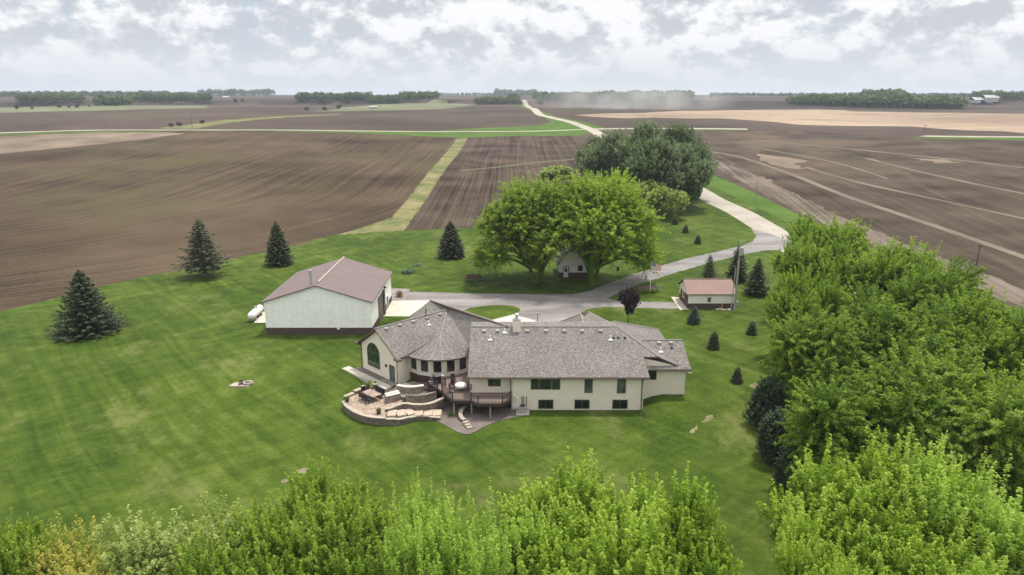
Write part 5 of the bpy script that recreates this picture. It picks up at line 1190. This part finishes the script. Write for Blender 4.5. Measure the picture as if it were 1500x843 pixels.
# --- silver poplar grove behind
def tall(seed, R_, H_):
    r_ = random.Random(seed); out = [(0, 0, H_*.55, R_*.6, R_*.6, H_*.3)]
    for k in range(26):
        a_ = k*2.4; f = R_*math.sqrt((k+.5)/26)*.85; z = 4.5+(H_-9.5)*(1-.55*(f/R_)**2)*r_.uniform(.35, 1.05); rr_ = R_*r_.uniform(.2, .32)
        out.append((f*math.cos(a_), f*math.sin(a_), z, rr_, rr_, rr_*1.25))
    return out
proto_tree('white_poplar', 51, tall(2, 10.5, 26), 3300, 2.6, 40, .24, 'poplar_leaf', 'grey_bark', 5, .5, up=1.3, out=.8, tuft=.55, shell=.3, rand=.3)
proto_tree('underwood', 52, rand_lobes(6, 4.5, 9, 1.2, 10, .42), 900, 1.6, 36, .28, 'dull_leaf', 'grey_bark', 1.6, .2, up=.9, out=.8, tuft=.5, shell=.3)
proto_tree('green_bush', 53, rand_lobes(7, 4.5, 8.5, 1.2, 10, .42), 900, 1.6, 36, .28, 'shade_leaf', 'grey_bark', 1.6, .2, up=.9, out=.8, tuft=.5, shell=.3)
for px, topy, basey, rz_, wd, lab in ((893, 186, 285, 0, 1.0, 'grey green poplar at the left end of the tall grove'), (938, 172, 290, 1.2, 1.0, 'grey green poplar at the highest point of the tall grove'), (990, 176, 290, 2.5, 1.0, 'grey green poplar near the right of the grove top'),
                                       (1000, 206, 305, 3.9, .85, 'grey green poplar at the right end of the grove over the gravel road'), (958, 196, 308, 5.0, .95, 'silvery poplar standing in front of the middle of the grove'), (872, 196, 262, 5.6, .7, 'small dark poplar at the far left edge of the grove')):
    b = Vector(G(px, basey)); h = V(px, topy, b.y).z-b.z; put_tree('white_poplar_tree', 'white_poplar', b, h, lab, 'tree', 'tall grey green grove', rz_, wd*h/26*0+wd*26/h*.95)
for key, px, topy, basey, wd, lab, nm in (('underwood', 955, 262, 318, 1.0, 'olive bush under the grove beside the lawn, leftmost of three', 'bush'), ('underwood', 985, 276, 322, .85, 'olive bush under the right end of the grove', 'bush'), ('green_bush', 1008, 262, 305, 1.0, 'dark bush at the gravel road below the grove', 'bush'),
                                      ('underwood', 815, 242, 272, 1.9, 'low green bush standing in the field edge behind the big trees', 'bush')):
    b = Vector(G(px, basey)); h = V(px, topy, b.y).z-b.z; put_tree(nm, key, b, h, lab, 'bush', 'bushes around the grove', px*.1, wd)

# --- spruces
def spruce(name, seed, H_, R_, mat, levels=26, dens=1.0, bare=.06, ragged=.12, nl=34, ls=.17, shape=1.0):
    rng = np.random.RandomState(seed); C_, A_, TT = [], [], []; tb = MB(); tb.tube((0, 0, -.3), (0, 0, H_*.97), R_*.07+.06, .03, 8)
    for k in range(levels):
        f = k/(levels-1); z = H_*(bare+(.985-bare)*f); r = R_*(1-f)**shape*(1+rng.uniform(-ragged, ragged))+.12; nb = max(4, int((7+R_*1.6)*(1-.55*f)*dens))
        if f < .12: r *= .82+1.4*f
        ph = rng.uniform(0, 6.28)
        for j in range(nb):
            a_ = ph+2*math.pi*j/nb+rng.uniform(-.2, .2); rr_ = r*rng.uniform(.82, 1.12); m = int(nl*(.35+rr_/R_)); t = rng.uniform(.12, 1, m)**.8
            drop = -.22*rr_*t+.20*rr_*t**3; w_ = .22*rr_*(1.05-t)+.08
            lat = rng.uniform(-1, 1, m)*w_; x = t*rr_*math.cos(a_)-lat*math.sin(a_); y = t*rr_*math.sin(a_)+lat*math.cos(a_)
            C_.append(np.column_stack([x, y, z+drop-abs(lat)*.25+rng.normal(size=m)*.03])); sg = np.sign(lat)[:, None]
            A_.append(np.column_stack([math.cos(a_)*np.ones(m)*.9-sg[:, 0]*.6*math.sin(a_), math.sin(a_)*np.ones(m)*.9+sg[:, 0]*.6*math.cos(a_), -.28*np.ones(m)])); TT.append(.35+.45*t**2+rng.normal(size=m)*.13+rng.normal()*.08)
            if rr_ > .8: tb.tube((0, 0, z), (rr_*.8*math.cos(a_), rr_*.8*math.sin(a_), z-.14*rr_), .035, .01, 4, False)
    C_ = np.concatenate(C_); A_ = unit(np.concatenate(A_)+rng.normal(size=C_.shape)*.22); W_ = unit(np.cross(A_, np.array([0, 0, 1.])+rng.normal(size=C_.shape)*.5)); TT = np.concatenate(TT)
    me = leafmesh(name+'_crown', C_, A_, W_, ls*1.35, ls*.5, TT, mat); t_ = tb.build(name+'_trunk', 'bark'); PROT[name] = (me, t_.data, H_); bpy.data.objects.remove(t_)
spruce('wide_spruce', 61, 8.6, 5.0, 'spruce_needle', 30, 1.15, .03, .2, 60, .15, .80)
spruce('open_spruce', 62, 9.5, 3.9, 'spruce_needle', 22, .95, .15, .28, 36, .17, .85)
spruce('dense_spruce', 63, 8.0, 2.6, 'spruce_needle', 30, 1.25, .03, .06, 46, .15, .72)
spruce('ragged_spruce', 66, 8.0, 2.7, 'spruce_needle', 22, 1.1, .06, .22, 46, .16, .9)
spruce('small_spruce', 64, 2.7, 1.15, 'spruce_needle', 14, 1.3, .03, .16, 50, .09, .5)
spruce('blue_spruce', 65, 3.0, 1.25, 'blue_spruce_needle', 14, 1.3, .03, .14, 50, .09, .5)
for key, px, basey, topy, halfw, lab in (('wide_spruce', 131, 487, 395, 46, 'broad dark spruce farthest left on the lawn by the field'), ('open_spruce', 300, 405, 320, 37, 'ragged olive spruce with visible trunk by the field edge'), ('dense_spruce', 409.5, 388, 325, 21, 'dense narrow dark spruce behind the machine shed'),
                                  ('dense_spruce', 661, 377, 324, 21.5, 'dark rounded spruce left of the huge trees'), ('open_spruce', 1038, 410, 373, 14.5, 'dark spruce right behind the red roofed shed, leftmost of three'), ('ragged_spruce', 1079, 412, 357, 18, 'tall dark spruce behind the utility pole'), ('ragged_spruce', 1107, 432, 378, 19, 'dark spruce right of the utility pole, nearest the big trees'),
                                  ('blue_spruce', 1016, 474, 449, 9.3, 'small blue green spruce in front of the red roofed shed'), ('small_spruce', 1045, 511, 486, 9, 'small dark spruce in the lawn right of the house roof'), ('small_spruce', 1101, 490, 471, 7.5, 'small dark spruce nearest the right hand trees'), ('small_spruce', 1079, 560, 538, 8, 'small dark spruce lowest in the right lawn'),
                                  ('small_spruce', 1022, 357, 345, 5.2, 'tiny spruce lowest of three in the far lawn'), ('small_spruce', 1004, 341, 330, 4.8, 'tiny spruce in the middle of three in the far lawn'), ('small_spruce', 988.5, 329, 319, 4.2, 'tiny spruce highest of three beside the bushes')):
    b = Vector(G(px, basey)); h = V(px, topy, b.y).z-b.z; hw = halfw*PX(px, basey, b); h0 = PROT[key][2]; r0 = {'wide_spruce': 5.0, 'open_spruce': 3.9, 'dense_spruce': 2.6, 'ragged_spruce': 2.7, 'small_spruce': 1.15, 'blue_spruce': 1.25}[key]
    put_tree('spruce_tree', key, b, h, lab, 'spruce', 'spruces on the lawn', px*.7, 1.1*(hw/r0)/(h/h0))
# --- junipers along the right lawn edge
proto_tree('juniper', 71, [(0, 0, 2.3, 1.7, 1.7, 2.5), (.3, .2, 3.8, 1.2, 1.2, 2.0), (-.4, .1, 1.4, 1.8, 1.8, 1.5), (0, 0, 5.0, .6, .6, 1.3)], 2200, .6, 30, .075, 'juniper_needle', 'bark', 1.2, .15, up=1.2, out=.7, tuft=.16, shell=.75)
for px, py, h, wd, lab in ((1132, 548, 6.2, 1.2, 'dark juniper farthest back in the row at the lawn edge'), (1146, 596, 6.0, 1.25, 'dark juniper second from the back in the lawn edge row'), (1178, 640, 5.6, 1.3, 'dark juniper in the shade in front of the other junipers'), (1210, 674, 5.0, 1.3, 'dark juniper nearest the bright maple')):
    put_tree('juniper', 'juniper', at_top(px, py, h), h, lab, 'juniper', 'junipers along the right lawn edge', px, wd)
# --- purple tree
proto_tree('purple', 72, rand_lobes(31, 1.6, 4.6, 1.3, 9, .42), 420, .8, 44, .10, 'purple_leaf', 'grey_bark', 1.5, .07, up=1.5, out=.7, tuft=.2, shell=.35)
b = Vector(G(919.5, 474)); put_tree('plum_tree', 'purple', b, V(919.5, 421, b.y).z-b.z, 'small dark purple leaved tree beside the house roof and drive', 'tree', None, 1.0, .72)
# --- low plants
proto_tree('shrub', 73, [(0, 0, .5, .8, .8, .5), (.3, .2, .7, .5, .5, .5), (-.3, -.2, .6, .5, .5, .4)], 260, .6, 12, .05, 'twig_leaf', 'old_wood', .3, .04, up=.9, out=.9, tuft=.12, shell=.2)
proto_tree('hosta', 74, [(0, 0, .25, 1.0, 1.0, .35), (.7, .2, .2, .7, .6, .3), (-.7, -.1, .2, .7, .6, .3)], 160, .5, 16, .13, 'hosta_leaf', 'old_wood', .1, .02, up=.7, out=1, tuft=.15, shell=.3)
proto_tree('low_plant', 75, [(0, 0, .2, .45, .45, .25)], 60, .3, 12, .07, 'shade_leaf', 'old_wood', .1, .02, up=.8, out=.8, tuft=.1, shell=.2)
def plant(key, px, py, h, wd, nm, lab, cat, grp=None, z=None):
    b = Vector(G(px, py)) if z is None else U(px, py, z); put_tree(nm, key, b, h, lab, cat, grp, px, wd)
plant('shrub', 585.5, 435, 1.35, 1.0, 'shrub', 'bare brownish shrub in the gravel bed by the machine shed', 'shrub')
plant('hosta', 597, 400.5, 1.1, .95, 'hosta_clump', 'rounded pale green clump of plants on the lawn behind the shed', 'plant', 'plant clumps in the lawn')
plant('hosta', 611, 389, .45, 2.3, 'hosta_clump', 'flat faint ring of plants behind the rounded clump', 'plant', 'plant clumps in the lawn')
for k, px in enumerate((943, 947.5, 957, 962)): plant('low_plant', px, 429.5-(k % 2)*2, .65, 1.3, 'bedding_plant', 'low dark plant in the mulch bed around the flagpole', 'plant', 'plants around the flagpole')
plant('low_plant', 540, 566.5, .9, .8, 'garden_plant', 'green bush behind the stepped garden wall by the umbrella', 'plant', None, 1.3)
plant('low_plant', 550, 563, .5, .6, 'garden_plant', 'low green plant at the top of the stepped garden wall', 'plant', None, 1.3)
plant('low_plant', 660, 609, .45, .9, 'garden_plant', 'low green plant in the rock bed at a deck post', 'plant', None, 0.08)
plant('low_plant', 701, 604, .4, .9, 'garden_plant', 'low dark plant beside the curved garden wall under the deck', 'plant', None, 0.08)
for px, py, lab, nm in ((508.5, 588.5, 'dark pot with a small plant at the far left patio corner', 'planter'), (555, 606, 'dark pot with green plant near the stone steps', 'planter')):
    b = U(px, py, .93); e_ = empty(nm, b, 0, lab, 'planter', 'pots on the patio')
    MB().lathe((0, 0, 0), [(.18, 0), (.3, .4), (.33, .42), (.28, .44)], 12).build('pot', 'terracotta', e_)
    me, td, h0 = PROT['low_plant']; o = bpy.data.objects.new('plant', me); COL.objects.link(o); o.parent = e_; o.location = (0, 0, .38); o.scale = (.45, .45, .55)

# --- dust
dm = bpy.data.materials.new('dust'); dm.use_nodes = True; nt = dm.node_tree; nt.nodes.clear()
pv = N(nt, 'ShaderNodeVolumePrincipled'); pv.inputs['Color'].default_value = (0.93, 0.90, 0.86, 1)
tco = N(nt, 'ShaderNodeTexCoord'); vl = N(nt, 'ShaderNodeVectorMath', operation='LENGTH')
mp = N(nt, 'ShaderNodeVectorMath', operation='DIVIDE'); L(nt, tco.outputs['Object'], mp.inputs[0]); mp.inputs[1].default_value = (120, 60, 17); L(nt, mp.outputs[0], vl.inputs[0])
fall = mth(nt, 'MULTIPLY', mth(nt, 'SUBTRACT', 1.0, vl.outputs['Value'], clamp=True), 2.0, clamp=True)
nz0 = ramp(nt, noise(nt, tco.outputs['Object'], 0.035, 4, 0.55), [(0.38, 0.0), (0.62, 1.0)])
L(nt, mth(nt, 'MULTIPLY', mth(nt, 'MULTIPLY', fall, nz0), 0.016), pv.inputs['Density'])
ho = N(nt, 'ShaderNodeOutputMaterial'); L(nt, pv.outputs[0], ho.inputs['Volume']); M['dust'] = dm
dms = MB(); n_ = 24; dms.lathe((0, 0, 0), [(max(.002, math.sin(math.pi*j/10)), -math.cos(math.pi*j/10)) for j in range(11)], n_)
dms.v = [(x*120, y*60, z*17) for x, y, z in dms.v]
dc = Vector(G(925, 160)); o = dms.build('dust_cloud', 'dust', loc=dc+Vector((0, 0, 8))); tag(o, 'pale dust drifting right of the far gravel road over the fields', 'dust', None, 'stuff')
# --- far woods: many crowns that read as one mass
def wood(name, label, poly_px, n, h, seed, mat='wood_leaf', nleaf=300):
    rng = np.random.RandomState(seed); pts = []
    (xa, ya), (xb, yb) = poly_px[0], poly_px[1]; depth = poly_px[2]
    C_, A_, TT, S_ = [], [], [], []; tb = MB(); org = None
    for k in range(n):
        f = (k+rng.uniform(0, 1))/n; px = xa+(xb-xa)*f; g = np.array(G(px, ya+(yb-ya)*f)); dpt = rng.uniform(0, depth); g[0] += g[0]/g[1]*dpt; g[1] += dpt; g[2] = Tz(g[0], g[1])
        if org is None: org = g.copy()
        H_ = h*rng.uniform(.8, 1.08); R_ = H_*rng.uniform(.42, .62); d = rdir(rng, nleaf); d[:, 2] = d[:, 2]*.5+.5*np.sign(rng.uniform(-.5, 1, nleaf))*abs(d[:, 2])
        rr_ = rng.uniform(.55, 1.05, nleaf)[:, None]; c = g+np.array([0, 0, H_*.47])+d*np.array([R_, R_, H_*.50])*rr_
        C_.append(c); TT.append(np.full(nleaf, .5+.22*rng.normal())+rng.normal(size=nleaf)*.12); S_.append(np.full(nleaf, H_*.085)*rng.uniform(.7, 1.4, nleaf)); A_.append(rdir(rng, nleaf))
        if k % 2 == 0: tb.tube(tuple(g-org-np.array([0, 0, .5])), tuple(g-org+np.array([0, 0, H_*.5])), .35, .2, 5, False)
    C_ = np.concatenate(C_)-org; A_ = np.concatenate(A_); W_ = unit(np.cross(A_, rdir(rng, len(A_)))); TT = np.concatenate(TT); S_ = np.concatenate(S_)
    me = leafmesh(name, C_, A_, W_, S_, S_*.8, TT, mat); o = bpy.data.objects.new(name, me); COL.objects.link(o); o.location = org; tag(o, label, 'wood', None, 'stuff')
    t_ = tb.build('trunks', 'grey_bark', o); t_['kind'] = 'stuff'
wood('far_wood', 'far dark wood left of centre, nearest band of trees', [(436, 153.5), (586, 152.5), 60], 60, 14.6, 1)
wood('far_wood', 'far row of pointed trees above the left centre wood', [(588, 146.5), (640, 146), 40], 20, 14.6, 2)
wood('far_wood', 'far wood left of the winding gravel road', [(698, 154), (758, 153.5), 40], 26, 12.9, 3)
wood('far_wood', 'small far grove on the horizon above the road', [(725, 140.5), (785, 140.5), 60], 20, 25.8, 4)
wood('far_wood', 'far wood right of the winding gravel road', [(784, 153.5), (882, 152.5), 60], 44, 14.6, 5)
wood('far_wood', 'long far wood behind the dust right of the road', [(884, 150), (1014, 148), 60], 50, 17.2, 6)
wood('far_wood', 'big far wood on the right beyond the tan field', [(1158, 155), (1408, 161), 60], 110, 14.6, 7)
wood('far_wood', 'darker taller rear part of the right far wood', [(1265, 150), (1325, 150), 50], 30, 18.9, 8)
wood('far_wood', 'hazy grove round the far right farm', [(1425, 151.5), (1560, 152), 80], 44, 14.6, 9)
wood('far_wood', 'far wood on the left edge of the horizon', [(30, 154), (124, 153), 60], 40, 12.9, 10)
wood('far_wood', 'long far wood on the left with a light green tree', [(144, 155.5), (308, 151.5), 60], 72, 12.9, 11)
wood('far_wood', 'thin blue line of trees on the left horizon', [(-40, 143), (290, 141.8), 200], 110, 15, 12)
wood('far_wood', 'small groves on the horizon left of centre', [(293, 141.5), (400, 141), 100], 26, 22.4, 13)
wood('far_wood', 'thin line of trees on the right horizon', [(1040, 141.5), (1500, 143.5), 200], 150, 11, 14)
wood('far_wood', 'thin line of trees on the central horizon', [(640, 140.8), (880, 140.8), 200], 70, 12, 15)
proto_tree('field_tree', 76, rand_lobes(44, 3.2, 7, 1.5, 8, .45), 160, 1.0, 20, .45, 'wood_leaf', 'grey_bark', 2, .25, up=.5, out=.8, tuft=.5, shell=.3)
for px, py, h, lab in ((24.5, 160.5, 5, 'round lone tree at the far left field edge'), (47, 160.5, 3, 'small lone bush second from the left in the far field'), (86, 158.5, 5, 'lone upright tree in the far left field'), (102, 158.5, 4, 'small tree left of a close pair in the far field'), (113, 158.5, 4, 'small tree right of a close pair in the far field'), (131, 157, 3, 'low bush near the start of the long far wood'),
                       (168, 155.5, 11, 'light green tree standing out before the long far wood'), (345, 150, 6, 'far isolated bush on the left horizon field'), (355, 149.5, 5, 'smaller far isolated bush on the left horizon field'), (449, 163, 5, 'long low bush at the pale grass field'), (475, 162.5, 5, 'second low bush at the pale grass field'), (497, 160, 6, 'low bush at the right end of the pale grass field row'),
                       (1042, 143.5, 9, 'lone tree on the horizon right of the dust')):
    b = Vector(G(px, py)); put_tree('field_tree', 'field_tree', b, h, lab, 'tree', 'lone trees in the far fields', px, 1.3)
for px, py, lab in ((250, 186, 'bush by the waterway left of the dark power pole'), (262, 184.5, 'bush touching the waterway near the dark power pole'), (297, 181, 'bush right of the dark power pole')):
    b = Vector(G(px, py)); put_tree('field_tree', 'field_tree', b, 2.6, lab, 'bush', 'bushes along the far waterway', px, 2.0)

# ------------------------------------------------------------------ air
hm = bpy.data.materials.new('haze_air'); hm.use_nodes = True; nt = hm.node_tree; nt.nodes.clear()
pv = N(nt, 'ShaderNodeVolumePrincipled'); pv.inputs['Color'].default_value = (0.80, 0.88, 1.0, 1); pv.inputs['Density'].default_value = HAZE; pv.inputs['Anisotropy'].default_value = 0.2
ho = N(nt, 'ShaderNodeOutputMaterial'); L(nt, pv.outputs[0], ho.inputs['Volume'])
M['haze_air'] = hm
m_ = MB().b2(-9400, 9400, -400, 9600, -8, 66); o = m_.build('haze', 'haze_air'); tag(o, kind='stuff')
